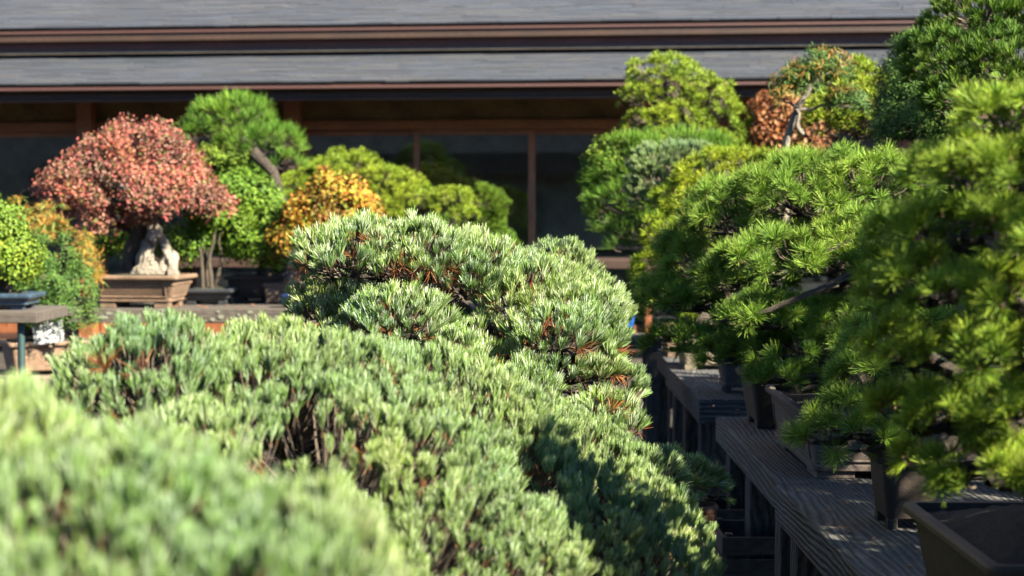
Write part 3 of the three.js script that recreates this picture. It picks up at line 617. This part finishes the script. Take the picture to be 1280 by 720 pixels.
// large starry pine
{
  reseed(108); const base = V(1.155, RB, -5.18);
  const t = pine('starry_pine', 'broad green pine with starry tufts and a bare twisting limb, in the broad oblong pot', base, AISLE);
  pot(t, { w: 0.60, d: 0.82, h: 0.20, m: C.grey, taper: 0.93, panel: true, band: true, corner: 0.03, foot: 0.02 });
  const pads = foliage(t, base, [
    [1010, 255, 5.25, 100, 54, 0.26], [1085, 240, 5.2, 70, 44, 0.22], [930, 280, 5.35, 75, 48, 0.24], [885, 330, 5.4, 62, 38, 0.2], [1000, 330, 5.0, 95, 40, 0.2], [1075, 320, 5.0, 70, 50, 0.2],
    [850, 375, 5.4, 48, 30, 0.16], [930, 355, 5.15, 60, 29, 0.16], [960, 400, 4.95, 62, 27, 0.14], [865, 432, 5.3, 56, 19, 0.13], [930, 445, 5.1, 52, 21, 0.12], [1000, 440, 4.9, 58, 30, 0.14], [1065, 420, 4.9, 60, 40, 0.16], [985, 478, 4.85, 40, 19, 0.1]],
    { kind: F.star, density: 640, low: -0.15, up: 0.46, lump: 0.03, lumpScale: 10, gap: 0.26, gapScale: 9, twigs: 0.9, inner: 0.25, brown: 0.008, jitter: 0.28, s0: 0.75, s1: 1.08,
      holes: [[970, 395, 4.9, 0.05], [1040, 345, 4.8, 0.055], [1020, 360, 4.8, 0.05], [920, 410, 5.0, 0.045], [880, 405, 5.1, 0.04]] });
  wood(t, base, [base.clone().add(V(0, 0.17, 0)), base.clone().add(V(0.04, 0.3, 0)), at(1075, 370, 5.2), at(1040, 310, 5.25), at(1020, 250, 5.3)], 0.06, 0.02, pads, { side: 6 });
  part(t, 'bare_limb', limb([at(1105, 330, 4.86), at(1060, 345, 4.82), at(1030, 360, 4.8), at(990, 375, 4.8), at(950, 392, 4.82), at(900, 402, 4.9)].map((q) => q.sub(base)), 0.013, 0.005, { radial: 8, rough: 0.35 }), M.paleBark);
  part(t, 'bare_limb', limb([at(1075, 300, 4.84), at(1050, 306, 4.82), at(1020, 322, 4.82), at(1000, 325, 4.86)].map((q) => q.sub(base)), 0.009, 0.004, { radial: 7, rough: 0.35 }), M.paleBark);
}
// dark pine, upper right
{
  reseed(109); const base = V(1.62, RB, -5.75);
  const t = pine('tall_dark_pine', 'tall dark green pine with brush clumps rising above the lime pine', base, AISLE);
  pot(t, { w: 0.5, d: 0.5, h: 0.22, m: C.dark });
  const pads = foliage(t, base, [
    [1230, 25, 5.6, 68, 38, 0.2], [1300, 20, 5.6, 70, 60, 0.2], [1195, 85, 5.5, 62, 46, 0.18], [1265, 95, 5.4, 70, 52, 0.2], [1215, 125, 5.4, 50, 36, 0.14], [1290, 150, 5.3, 70, 60, 0.18], [1180, 45, 5.7, 24, 18, 0.1]],
    { kind: F.clump, density: 950, low: -0.35, up: 0.5, lump: 0.03, gap: 0.26, twigs: 0.6, inner: 0.3 });
  wood(t, base, [base.clone().add(V(0, 0.2, 0)), base.clone().add(V(-0.1, 0.6, 0)), base.clone().add(V(0.05, 1.0, 0.1)), base.clone().add(V(-0.03, 1.35, 0.1))], 0.06, 0.02, pads, { mat: M.paleBark, side: 4 });
}
{
  reseed(110); const base = V(1.45, RB, -6.35);
  const t = pine('dark_juniper', 'deep green dense juniper between the tall dark pine and the orange flecked pine', base, AISLE);
  pot(t, { w: 0.4, d: 0.4, h: 0.16, m: C.brown });
  const pads = foliage(t, base, [[1165, 68, 6.3, 48, 34, 0.16], [1140, 115, 6.3, 42, 42, 0.16], [1165, 150, 6.2, 62, 45, 0.18], [1128, 160, 6.25, 34, 30, 0.14]], { kind: F.scale, mat: M.leaf, density: 1500, low: -0.5, up: 0.3, lump: 0.04, lumpScale: 12, gap: 0.3, twigs: 0.3, inner: 0.35 });
  wood(t, base, [base.clone().add(V(0, 0.13, 0)), base.clone().add(V(0.05, 0.6, 0)), base.clone().add(V(0.0, 1.1, 0))], 0.045, 0.02, pads);
}
// orange flecked pine
{
  reseed(111); const base = V(1.52, RB, -7.5);
  const t = pine('orange_flecked_pine', 'yellow green pine flecked with orange old needles, beside the grey bare trunk', base, AISLE);
  pot(t, { w: 0.42, d: 0.4, h: 0.16, m: C.brown });
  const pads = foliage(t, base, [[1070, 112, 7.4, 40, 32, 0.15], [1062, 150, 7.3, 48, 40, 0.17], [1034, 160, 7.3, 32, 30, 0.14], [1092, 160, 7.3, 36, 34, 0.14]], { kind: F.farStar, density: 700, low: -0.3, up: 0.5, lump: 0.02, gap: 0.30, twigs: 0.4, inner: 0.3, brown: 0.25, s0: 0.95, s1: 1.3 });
  wood(t, base, [base.clone().add(V(0, 0.13, 0)), base.clone().add(V(-0.05, 0.6, 0)), base.clone().add(V(0.02, 1.1, 0))], 0.045, 0.02, pads);
}
// small juniper with grey trunk
{
  reseed(112); const base = V(1.19, RB, -6.95);
  const t = pine('driftwood_juniper', 'slim juniper with a bare grey forked trunk and flat tufted top', base, AISLE);
  pot(t, { w: 0.3, d: 0.26, h: 0.12, m: C.slate });
  const pads = foliage(t, base, [[1030, 88, 6.95, 34, 26, 0.12], [1000, 105, 6.95, 32, 17, 0.11], [1060, 130, 6.95, 26, 16, 0.1], [978, 122, 6.9, 14, 10, 0.06]], { kind: [...F.scale, ...F.scale, F.weep[0]], mat: M.leaf, density: 1300, low: -0.3, up: 0.3, lump: 0.02, twigs: 0.3, inner: 0.3, s0: 0.9, s1: 1.2 });
  wood(t, base, [base.clone().add(V(0, 0.13, 0)), at(980, 215, 6.95), at(985, 170, 6.95), at(995, 140, 6.95), at(1015, 105, 6.95)], 0.03, 0.012, pads, { mat: M.dead });
  part(t, 'deadwood', limb([at(1004, 168, 6.92), at(997, 158, 6.92), at(999, 142, 6.92), at(993, 136, 6.95)].map((q) => q.sub(base)), 0.012, 0.007, { rough: 0.3 }), M.dead);
}
// rust tree
{
  reseed(113); const base = V(1.35, RB, -8.9);
  const t = pine('rust_leaved_tree', 'small tree with curled rust brown leaves behind the bare grey trunk', base, null);
  pot(t, { w: 0.4, d: 0.36, h: 0.14, m: C.brown });
  const pads = foliage(t, base, [[975, 152, 8.9, 40, 40, 0.16], [960, 170, 8.85, 26, 30, 0.12], [1000, 165, 8.9, 34, 36, 0.16]], { kind: F.rust, mat: M.leaf, density: 650, low: -0.8, up: 0.1, lump: 0.03, twigs: 0.4, inner: 0.4 });
  wood(t, base, [base.clone().add(V(0, 0.12, 0)), base.clone().add(V(0.03, 0.5, 0)), base.clone().add(V(0.0, 1.0, 0))], 0.035, 0.012, pads);
}
// pointed pine
{
  reseed(114); const base = V(1.02, RB, -9.0);
  const t = pine('pointed_pine', 'tall pointed light green pine standing up against the grey eaves', base, AISLE);
  pot(t, { w: 0.5, d: 0.46, h: 0.16, m: C.tan });
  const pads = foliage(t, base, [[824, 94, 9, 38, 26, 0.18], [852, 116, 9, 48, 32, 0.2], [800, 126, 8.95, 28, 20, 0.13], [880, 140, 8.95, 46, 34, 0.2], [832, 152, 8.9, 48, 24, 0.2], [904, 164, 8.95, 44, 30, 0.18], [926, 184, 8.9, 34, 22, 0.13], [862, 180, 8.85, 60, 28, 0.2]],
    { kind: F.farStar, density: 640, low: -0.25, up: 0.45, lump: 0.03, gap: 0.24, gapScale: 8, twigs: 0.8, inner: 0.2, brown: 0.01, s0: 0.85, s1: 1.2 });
  wood(t, base, [base.clone().add(V(0, 0.13, 0)), at(880, 260, 9), at(885, 200, 9), at(862, 150, 9), at(830, 100, 9)], 0.07, 0.02, pads, { mat: M.paleBark, side: 4 });
}
// long needled pine to its left
{
  reseed(115); const base = V(0.80 + 0.18, RB, -8.6 + 0.35);
  const t = pine('long_needled_pine', 'deep green pine with long upswept needles and lime tips beside the door glass', base, AISLE);
  pot(t, { w: 0.36, d: 0.36, h: 0.16, m: C.cream });
  const pads = foliage(t, base, [[790, 215, 8.25, 42, 40, 0.2], [775, 255, 8.2, 38, 40, 0.18], [800, 290, 8.2, 42, 40, 0.18], [765, 195, 8.25, 26, 22, 0.12, { kind: F.lime, mat: M.leaf, density: 900 }], [755, 228, 8.25, 22, 22, 0.1], [850, 195, 8.2, 60, 22, 0.18]],
    { kind: F.farLong, density: 420, low: -0.5, up: 0.5, lump: 0.02, twigs: 0.5, inner: 0.3, s0: 0.75, s1: 1.0 });
  wood(t, base, [base.clone().add(V(0, 0.13, 0)), base.clone().add(V(-0.1, 0.4, 0)), base.clone().add(V(-0.2, 0.85, 0))], 0.045, 0.02, pads);
}
// blue and yellow green pines
{
  reseed(116); const base = V(1.02, RB, -7.65);
  const t = pine('grey_green_pine', 'grey green pine in fine tufts between the long needled and the yellow green pine', base, AISLE);
  pot(t, { w: 0.16, d: 0.16, h: 0.13, m: C.grey, band: true, taper: 0.8 });
  const pads = foliage(t, base, [[850, 215, 7.6, 58, 34, 0.2], [825, 245, 7.55, 36, 36, 0.16], [880, 240, 7.6, 50, 34, 0.18]], { kind: F.brush, density: 1300, low: -0.35, up: 0.5, lump: 0.03, gap: 0.3, twigs: 0.5, inner: 0.3, s0: 0.8, s1: 1.15 });
  wood(t, base, [base.clone().add(V(0, 0.11, 0)), base.clone().add(V(-0.05, 0.45, 0)), base.clone().add(V(-0.1, 0.85, 0))], 0.03, 0.015, pads);
}
{
  reseed(117); const base = V(0.98, RB, -7.15);
  const t = pine('yellow_green_pine', 'yellow green pine cascading down to the sawn bench end in a stepped pot', base, AISLE);
  pot(t, { w: 0.2, d: 0.2, h: 0.15, m: C.grey, band: true, taper: 0.8 });
  const pads = foliage(t, base, [[905, 225, 6.9, 60, 32, 0.2], [865, 255, 6.85, 44, 34, 0.18], [850, 300, 6.7, 44, 34, 0.18], [925, 265, 6.8, 50, 40, 0.18], [825, 345, 6.8, 34, 26, 0.14], [830, 385, 6.8, 36, 30, 0.14], [800, 375, 6.9, 18, 16, 0.08], [940, 205, 6.9, 36, 16, 0.14]],
    { kind: F.starLime, density: 700, low: -0.4, up: 0.42, lump: 0.03, gap: 0.28, twigs: 0.5, inner: 0.3, s0: 0.8, s1: 1.15 });
  wood(t, base, [base.clone().add(V(0, 0.13, 0)), base.clone().add(V(-0.08, 0.4, 0)), base.clone().add(V(-0.03, 0.8, 0))], 0.035, 0.015, pads);
}
// pot between the starry pine and the stepped pots
{
  reseed(118); const base = V(1.02, RB, -6.05);
  const t = pine('shadowed_pine', 'small pine in a plain dark pot standing in shade behind the broad oblong pot', base, AISLE);
  pot(t, { w: 0.36, d: 0.34, h: 0.20, m: C.olive, taper: 0.86 });
  const pads = foliage(t, base, [[985, 430, 6.0, 60, 40, 0.16], [950, 440, 6.1, 40, 22, 0.12]], { kind: F.star, density: 700, low: -0.4, up: 0.4, lump: 0.02, twigs: 0.5, inner: 0.3, s0: 0.7, s1: 0.95 });
  wood(t, base, [base.clone().add(V(0, 0.18, 0)), base.clone().add(V(0.03, 0.3, 0)), base.clone().add(V(0.02, 0.45, 0))], 0.03, 0.012, pads);
}

// second row on the benches, right of the view: they shade the bench tops
{
  const rows = [[1.75, -1.55, 'tall full green pine with broad pads beside the low full pine'], [1.85, -2.45, 'tall full green pine on the bench behind the lime pine'], [1.85, -3.35, 'tall full green pine on the bench behind the tall dark pot'], [1.95, -4.25, 'tall full green pine on the bench behind the broad oblong pot'], [1.36, -1.95, 'low full green pine before the open clay pot'], [2.05, -5.2, 'tall full green pine beside the tall dark green brush pine'], [2.0, -6.35, 'tall full green pine behind the tall dark green brush pine']];
  rows.forEach(([x, z, label], i) => {
    reseed(300 + i); const base = V(x, RB, z), low = i === 4;
    const t = pine('full_pine', label, base, AISLE);
    pot(t, { w: 0.42, d: 0.42, h: 0.17, m: [C.brown, C.grey, C.dark, C.dark, C.brown, C.grey, C.dark][i] });
    const k = low ? 0.8 : i < 2 ? 1.22 : 1.42, P = [[0, 0.42, 0, 0.42, 0.26, 0.44], [-0.12, 0.28, 0.1, 0.32, 0.18, 0.34], [0.02, 0.60, 0.0, 0.42, 0.26, 0.44], [-0.02, 0.80, 0.02, 0.36, 0.20, 0.38]].slice(0, low ? 3 : 4);
    const pads = foliage(t, base, P.map(([a, b, c, p, q, r]) => ({ c: base.clone().add(V(a, b * k, c)), r: V(p, q, r), extra: {} })), { kind: F.star, density: i === 2 || i === 3 ? 520 : 950, low: -0.8, up: 0.4, lump: 0.03, gap: i === 2 || i === 3 ? 0.16 : 0.27, gapScale: i === 2 || i === 3 ? 6 : 8, twigs: 0.1, inner: 0.5 });
    wood(t, base, [base.clone().add(V(0, 0.14, 0)), base.clone().add(V(0.05, 0.35, 0)), base.clone().add(V(0, 0.72 * k, 0))], 0.05, 0.02, pads);
  });
}

// ---------------------------------------------------------------- trees on the display bench
{
  reseed(120); const base = V(at(180, 384, 8.8).x, DB, -8.75);
  const t = pine('red_leaved_tree', 'dome of dry pinkish red leaves over a bleached hollow trunk in a tan oblong pot', base, null);
  pot(t, { w: 0.52, d: 0.36, h: 0.175, m: C.tan, taper: 0.80, band: true, soil: M.moss, mound: 0.03, panel: true, turn: -0.12, foot: 0.03 });
  const pads = foliage(t, base, [[178, 180, 8.8, 46, 30, 0.2], [140, 205, 8.8, 46, 34, 0.2], [98, 228, 8.75, 42, 30, 0.18], [150, 242, 8.6, 66, 34, 0.2], [212, 210, 8.8, 38, 40, 0.2], [222, 248, 8.7, 54, 30, 0.2], [88, 256, 8.75, 30, 24, 0.14], [262, 250, 8.7, 28, 22, 0.12], [130, 268, 8.7, 54, 20, 0.18]],
    { kind: F.red, mat: M.leaf, density: 640, low: -0.5, up: 0.25, lump: 0.07, lumpScale: 11, twigs: 0.7, inner: 0.35, gap: 0.2, gapScale: 9, tint: 0.5, s0: 0.8, s1: 1.1 });
  const B = (x, y, d = 8.8) => at(x, y, d);
  wood(t, base, [B(170, 342, 8.85), B(166, 318, 8.85), B(172, 296, 8.85), B(180, 270, 8.8), B(178, 235, 8.8)], 0.058, 0.03, pads, { mat: M.bark });
  const tr = t.children.find((c) => c.name === 'trunk');
  for (const pts of [[[174, 346], [183, 322], [186, 302], [189, 282], [186, 266]], [[215, 346], [214, 328], [207, 308], [199, 290], [194, 270]], [[176, 343], [192, 337], [210, 342]], [[200, 346], [203, 332], [211, 318], [206, 304]], [[184, 347], [178, 332], [183, 316], [192, 306], [196, 292]], [[166, 347], [176, 334], [180, 318], [181, 300]], [[190, 346], [194, 336], [188, 326]], [[186, 300], [194, 292], [203, 298]]])
    part(tr, 'deadwood', limb(pts.map(([x, y], i) => B(x, y, 8.72 + i * 0.02).sub(base)), 0.032, 0.018, { radial: 12, rough: 0.55, seg: 22 }), M.dead);
  part(tr, 'deadwood', limb([B(160, 238, 8.5), B(154, 234, 8.5), B(148, 231, 8.52)].map((q) => q.sub(base)), 0.018, 0.014, { radial: 8, rough: 0.3 }), M.dead);
}
// bent black pine
{
  reseed(121); const base = V(at(345, 380, 9.5).x, DB, -9.45);
  const t = pine('bent_pine', 'long needled pine with a sharply bent bare trunk above the green maple', base, null);
  roundPot(t, { r: 0.13, h: 0.16, m: C.dark });
  const pads = foliage(t, base, [[290, 155, 9.5, 46, 28, 0.18], [325, 185, 9.45, 46, 26, 0.18], [262, 175, 9.5, 34, 22, 0.15], [345, 205, 9.45, 30, 14, 0.12], [275, 200, 9.4, 40, 18, 0.15, { kind: F.lime, mat: M.leaf, density: 800 }], [300, 225, 9.4, 42, 16, 0.15, { kind: F.green, mat: M.leaf, density: 700 }]],
    { kind: F.farLong, density: 360, low: -0.25, up: 0.45, lump: 0.02, twigs: 0.6, inner: 0.25, gap: 0.3, s0: 0.75, s1: 1.0 });
  wood(t, base, [base.clone().add(V(0, 0.13, 0)), at(362, 300, 9.4), at(356, 268, 9.35), at(345, 235, 9.3), at(339, 212, 9.3), at(325, 200, 9.3), at(310, 180, 9.4), at(290, 170, 9.45)], 0.05, 0.025, pads, { mat: M.bark });
}
// green maple
{
  reseed(122); const base = V(at(322, 382, 9.2).x, DB, -9.25);
  const t = pine('green_maple', 'bright green maple in a dark brown oblong pot below the bent pine', base, null);
  pot(t, { w: 0.36, d: 0.28, h: 0.15, m: C.dark, panel: true });
  const pads = foliage(t, base, [[300, 248, 9.2, 52, 26, 0.2], [335, 275, 9.15, 44, 24, 0.2], [290, 278, 9.15, 44, 22, 0.2], [325, 305, 9.1, 44, 22, 0.2], [275, 300, 9.2, 36, 22, 0.18], [345, 320, 9.2, 26, 16, 0.14]],
    { kind: F.green, mat: M.leaf, density: 460, low: -0.6, up: 0.2, lump: 0.06, lumpScale: 10, twigs: 0.4, inner: 0.3, gap: 0.2, gapScale: 8 });
  wood(t, base, [base.clone().add(V(0, 0.12, 0)), base.clone().add(V(0.03, 0.25, 0)), base.clone().add(V(-0.02, 0.5, 0))], 0.03, 0.012, pads, { mat: M.bark });
}
// clump of stems
{
  reseed(123); const base = V(at(262, 385, 9.0).x, DB, -9.0);
  const t = pine('clump_maple', 'clump of thin upright stems with green leaves in a shallow slate tray', base, null);
  pot(t, { w: 0.30, d: 0.24, h: 0.09, m: C.slate, mound: 0.03, soil: M.moss });
  const pads = foliage(t, base, [[262, 262, 9.05, 32, 22, 0.15], [225, 305, 9.05, 30, 24, 0.15], [255, 290, 9.1, 26, 20, 0.12], [140, 300, 9.3, 30, 24, 0.15]], { kind: F.green, mat: M.leaf, density: 420, low: -0.8, up: 0.2, twigs: 0.3, gap: 0.25, lump: 0.03, inner: 0.3 });
  for (const [x0, x1, y1, k] of [[258, 250, 270, 0], [262, 254, 255, 0.02], [268, 280, 285, 0.01], [254, 238, 300, -0.02], [266, 266, 260, -0.03]])
    part(t, 'stem', limb([at(x0, 372, 9 + k), at(x0 * 0.8 + x1 * 0.2 + rr(-4, 4), 348, 9 + k), at(x0 * 0.6 + x1 * 0.4 + rr(-5, 5), 322, 9 + k), at(x0 * 0.3 + x1 * 0.7 + rr(-4, 4), 298, 9 + k), at(x1, y1, 9 + k)].map((q) => q.sub(base)), 0.014, 0.006, { radial: 7 }), M.paleBark);
  void pads;
}
// yellow tree
{
  reseed(124); const base = V(at(392, 382, 8.95).x, DB, -8.95);
  const t = pine('yellow_leaved_tree', 'rounded tree of golden yellow and orange leaves in a cream pot', base, null);
  roundPot(t, { r: 0.11, h: 0.13, m: C.cream, soil: M.moss });
  const pads = foliage(t, base, [[420, 248, 8.95, 42, 28, 0.2], [390, 272, 8.9, 34, 26, 0.16], [445, 265, 8.95, 32, 26, 0.18], [365, 305, 8.85, 22, 24, 0.12], [420, 285, 8.85, 44, 26, 0.18]], { kind: F.yellow, mat: M.leaf, density: 560, low: -0.7, up: 0.2, lump: 0.06, lumpScale: 10, twigs: 0.5, inner: 0.35, gap: 0.24, tint: 0.6 });
  wood(t, base, [base.clone().add(V(0, 0.11, 0)), base.clone().add(V(0.02, 0.25, 0)), base.clone().add(V(0.06, 0.5, 0))], 0.025, 0.012, pads);
}
// small pots on the display bench
{
  for (const [x, d, m, w, h, label] of [[369, 8.68, C.cobalt, 0.14, 0.075, 'empty cobalt blue pot on the display bench below the yellow tree'], [342, 8.98, C.brown, 0.11, 0.12, 'empty reddish brown pot behind the cobalt blue pot']]) {
    const t = thing('empty_pot', label, 'pot', V(at(x, 380, d).x, DB, -d)); pot(t, { w, d: w * 0.8, h, m, foot: 0.012, rim: 0.008, corner: 0.012, name: 'vessel' });
  }
  // fallen leaves on the bench
  reseed(41); const gs = [];
  for (let i = 0; i < 150; i++) { const g = new THREE.CircleGeometry(rr(0.010, 0.020), 5); g.rotateX(-Math.PI / 2 + rr(-0.3, 0.3)); g.rotateY(rnd() * 6); g.scale(1, 1, rr(0.5, 0.9)); g.translate(rr(-3.1, 0.3), DB + 0.006 + rr(0, 0.006), -8.55 - rr(0.02, 0.9)); gs.push(g); }
  const l = shadows(new THREE.Mesh(mergeGeometries(gs), mat('fallen leaf', [0.34, 0.13, 0.06], 0.8))); l.name = 'fallen_leaves'; l.userData = { kind: 'stuff', label: 'reddish brown leaves fallen over the display bench top', category: 'leaves' }; scene.add(l);
}
// pale green dome by the glass
{
  reseed(125); const base = V(at(455, 315, 11.0).x, 1.22, at(455, 315, 11.0).z);
  const t = pine('dome_pine', 'light green domed pine on the rear bench between yellow tree and glass', base, null);
  base.z = -11.15 - 0.3 + (base.x + 2.6) * 0.108; t.position.copy(base);
  pot(t, { w: 0.4, d: 0.3, h: 0.12, m: C.brown });
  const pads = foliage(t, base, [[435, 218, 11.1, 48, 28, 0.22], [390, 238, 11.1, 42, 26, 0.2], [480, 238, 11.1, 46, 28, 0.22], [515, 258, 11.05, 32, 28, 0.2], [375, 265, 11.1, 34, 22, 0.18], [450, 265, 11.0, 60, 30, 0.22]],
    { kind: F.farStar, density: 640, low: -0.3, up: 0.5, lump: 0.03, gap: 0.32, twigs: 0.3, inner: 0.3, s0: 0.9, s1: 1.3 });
  wood(t, base, [base.clone().add(V(0, 0.1, 0)), base.clone().add(V(0.03, 0.3, 0)), base.clone().add(V(0.0, 0.5, 0))], 0.05, 0.02, pads);
}
{
  reseed(126); const x = at(568, 300, 10.9).x, base = V(x, 1.22, -11.15 - 0.2 + (x + 2.6) * 0.108);
  const t = pine('lime_pad_pine', 'small lime green pine of two flat pads in front of the glass doors', base, null);
  pot(t, { w: 0.24, d: 0.2, h: 0.10, m: C.dark });
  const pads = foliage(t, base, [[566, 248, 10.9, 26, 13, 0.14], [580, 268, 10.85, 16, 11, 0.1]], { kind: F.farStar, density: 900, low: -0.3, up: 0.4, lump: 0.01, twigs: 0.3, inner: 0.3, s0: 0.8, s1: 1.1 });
  wood(t, base, [base.clone().add(V(0, 0.08, 0)), base.clone().add(V(-0.04, 0.2, 0)), base.clone().add(V(0.0, 0.33, 0))], 0.025, 0.012, pads);
}
{
  reseed(127); const x = at(605, 300, 11.6).x, base = V(x, 0, -12.0);
  const t = thing('shaded_shrub', 'dark green rounded shrub shaded under the eaves before the glass', 'shrub', base);
  const pads = foliage(t, base, [[600, 262, 12.0, 30, 26, 0.16], [590, 290, 12.0, 40, 30, 0.2], [610, 340, 12.0, 40, 60, 0.2]], { kind: F.clump, density: 700, low: -0.9, up: 0.3, lump: 0.02, twigs: 0.2, s0: 1.0, s1: 1.3 });
  wood(t, base, [base.clone(), base.clone().add(V(0, 0.6, 0)), base.clone().add(V(0.02, 1.3, 0))], 0.04, 0.02, pads);
}
// left edge: lime tree on the table, weeping juniper on its crate
{
  reseed(130); const base = V(at(-2, 384, 7.4).x, TB, -7.42);
  const t = pine('lime_leaved_tree', 'tree of small lime green leaves in a pale blue oblong pot on the table', base, null);
  pot(t, { w: 0.36, d: 0.26, h: 0.075, m: C.blue, soil: M.moss, mound: 0.03, foot: 0.014 });
  const pads = foliage(t, base, [[-5, 285, 7.4, 34, 34, 0.16], [5, 320, 7.35, 34, 36, 0.16], [-30, 310, 7.4, 40, 50, 0.18]], { kind: F.lime, mat: M.leaf, density: 640, low: -0.8, up: 0.2, lump: 0.06, twigs: 0.3, inner: 0.35, gap: 0.35 });
  wood(t, base, [base.clone().add(V(0.03, 0.06, 0)), base.clone().add(V(0.02, 0.18, 0)), base.clone().add(V(0.0, 0.35, 0))], 0.03, 0.014, pads, { mat: M.paleBark });
}
{
  reseed(131); const px = at(58, 440, 8.1);
  const cr = thing('timber_block', 'pale sawn timber block under the mossy clay pot', 'block', V(px.x, 0, -8.15));
  for (let k = 0; k < 3; k++) part(cr, 'beam', box(0.62, 0.14, 0.14, 0.006, 'x', k), M.palePlank, V(-0.02, 0.66, (k - 1) * 0.145));
  for (const a of [-1, 1]) part(cr, 'cross_beam', box(0.12, 0.588, 0.42, 0.006, 'y'), M.darkPlank, V(a * 0.22, 0.294, 0));
  const base = V(px.x - 0.02, 0.73, -8.15);
  const t = pine('weeping_juniper', 'weeping juniper with orange and green drooping sprays in a mossy clay pot', base, null);
  pot(t, { w: 0.42, d: 0.30, h: 0.17, m: C.tan, soil: M.moss, mound: 0.05, taper: 0.9, turn: 0.5 });
  const pads = foliage(t, base, [
    [35, 290, 8.1, 40, 32, 0.18, { kind: F.weep, mat: M.needle, density: 420 }], [80, 320, 8.1, 34, 30, 0.16, { kind: F.weep, mat: M.needle, density: 420 }], [108, 340, 8.1, 18, 22, 0.1, { kind: F.weep, mat: M.needle, density: 420 }],
    [60, 320, 8.0, 44, 32, 0.16], [70, 360, 8.0, 50, 34, 0.18], [40, 385, 8.05, 40, 28, 0.16], [85, 390, 8.0, 34, 28, 0.16]],
    { kind: F.scale, mat: M.leaf, density: 700, low: -0.6, up: 0.2, lump: 0.08, lumpScale: 10, twigs: 0.4, inner: 0.3, gap: 0.2, s0: 0.9, s1: 1.3 });
  wood(t, base, [base.clone().add(V(0, 0.16, 0)), base.clone().add(V(0.05, 0.3, 0)), base.clone().add(V(-0.03, 0.55, 0))], 0.05, 0.02, pads);
  const wp = at(62, 408, 7.98);
  const sg = thing('name_board', 'small blank white board leaning above the mossy clay pot', 'board', V(wp.x, 0.895, wp.z));
  part(sg, 'panel', box(0.15, 0.11, 0.006, 0.001), M.white, V(0, 0.055, 0)); part(sg, 'stake', box(0.012, 0.10, 0.012, 0.001), M.palePlank, V(0, 0.03, -0.0095)); sg.rotation.z = 0.12;
}

// ---------------------------------------------------------------- things in the shaded aisle
{ // stack of shallow trays
  const p = at(815, 560, 5.9);
  for (let k = 0; k < 6; k++) { const t = thing('shallow_tray', ['lowest', 'second lowest', 'third lowest', 'third highest', 'second highest', 'topmost'][k] + ' dark slate tray of the stack beside the sawn bench end', 'tray', V(p.x - 0.02 + (k % 2) * 0.012, k * 0.101, -5.95 + (k % 3) * 0.01), 0.05 * (k % 3 - 1), 'stacked slate trays'); pot(t, { w: 0.34, d: 0.26, h: 0.10, m: C.slate, foot: 0.012, rim: 0.01, taper: 0.92, mound: -0.01, name: 'vessel' }); }
}
{ // crates below the bench
  reseed(61);
  for (const [x, d, y, label] of [[925, 5.5, 0.246, 'dark slatted crate on the bench shelf below the broad oblong pot'], [905, 6.0, 0.246, 'dark slatted crate on the bench shelf near the bench gap'], [940, 4.6, 0, 'dark slatted crate on the ground below the furrowed bench']]) {
    const t = thing('slatted_crate', label, 'crate', V(at(x, 600, d).x + 0.1, y, -d), rr(-0.05, 0.05), 'slatted crates below the benches');
    for (let k = 0; k < 3; k++) for (const s of [-1, 1]) part(t, 'slat', box(0.36, 0.06, 0.012, 0.002), M.darkPlank, V(0, 0.04 + k * 0.075, s * 0.15));
    for (let k = 0; k < 3; k++) for (const s of [-1, 1]) part(t, 'slat', box(0.012, 0.06, 0.276, 0.002), M.darkPlank, V(s * 0.174, 0.04 + k * 0.075, 0));
    for (const a of [-1, 1]) for (const b of [-1, 1]) part(t, 'corner_post', box(0.025, 0.23, 0.025, 0.002, 'y'), M.darkPlank, V(a * 0.155, 0.115, b * 0.131));
    part(t, 'bottom', box(0.33, 0.012, 0.27, 0.002), M.darkPlank, V(0, 0.008, 0));
  }
}
{ // blue tub and pale block by the far bench end
  const p = at(777, 408, 7.4), st = thing('plank_stand', 'low plank stand below the bright blue tub', 'stand', V(p.x, 0, -7.4));
  part(st, 'top', box(0.34, 0.05, 0.3, 0.004), M.darkPlank, V(0, 0.955, 0)); for (const a of [-1, 1]) for (const b of [-1, 1]) part(st, 'leg', box(0.05, 0.93, 0.05, 0.004, 'y'), M.darkPlank, V(a * 0.13, 0.465, b * 0.11));
  const t = thing('blue_tub', 'bright blue plastic tub glimpsed beside the sharp layered pine', 'tub', V(p.x, 0.98, -7.4));
  part(t, 'tub_body', new THREE.LatheGeometry([[0, 0.002], [0.05, 0.002], [0.065, 0.10], [0.06, 0.10], [0.047, 0.008], [0, 0.008]].map((q) => new THREE.Vector2(...q)), 28), mat('blue plastic', [0.02, 0.17, 0.62], 0.35));
  part(t, 'tub_rim', new THREE.TorusGeometry(0.066, 0.005, 8, 30).rotateX(Math.PI / 2), mat('blue plastic rim', [0.02, 0.17, 0.62], 0.35), V(0, 0.1, 0));
}
renderer.render(scene, camera);
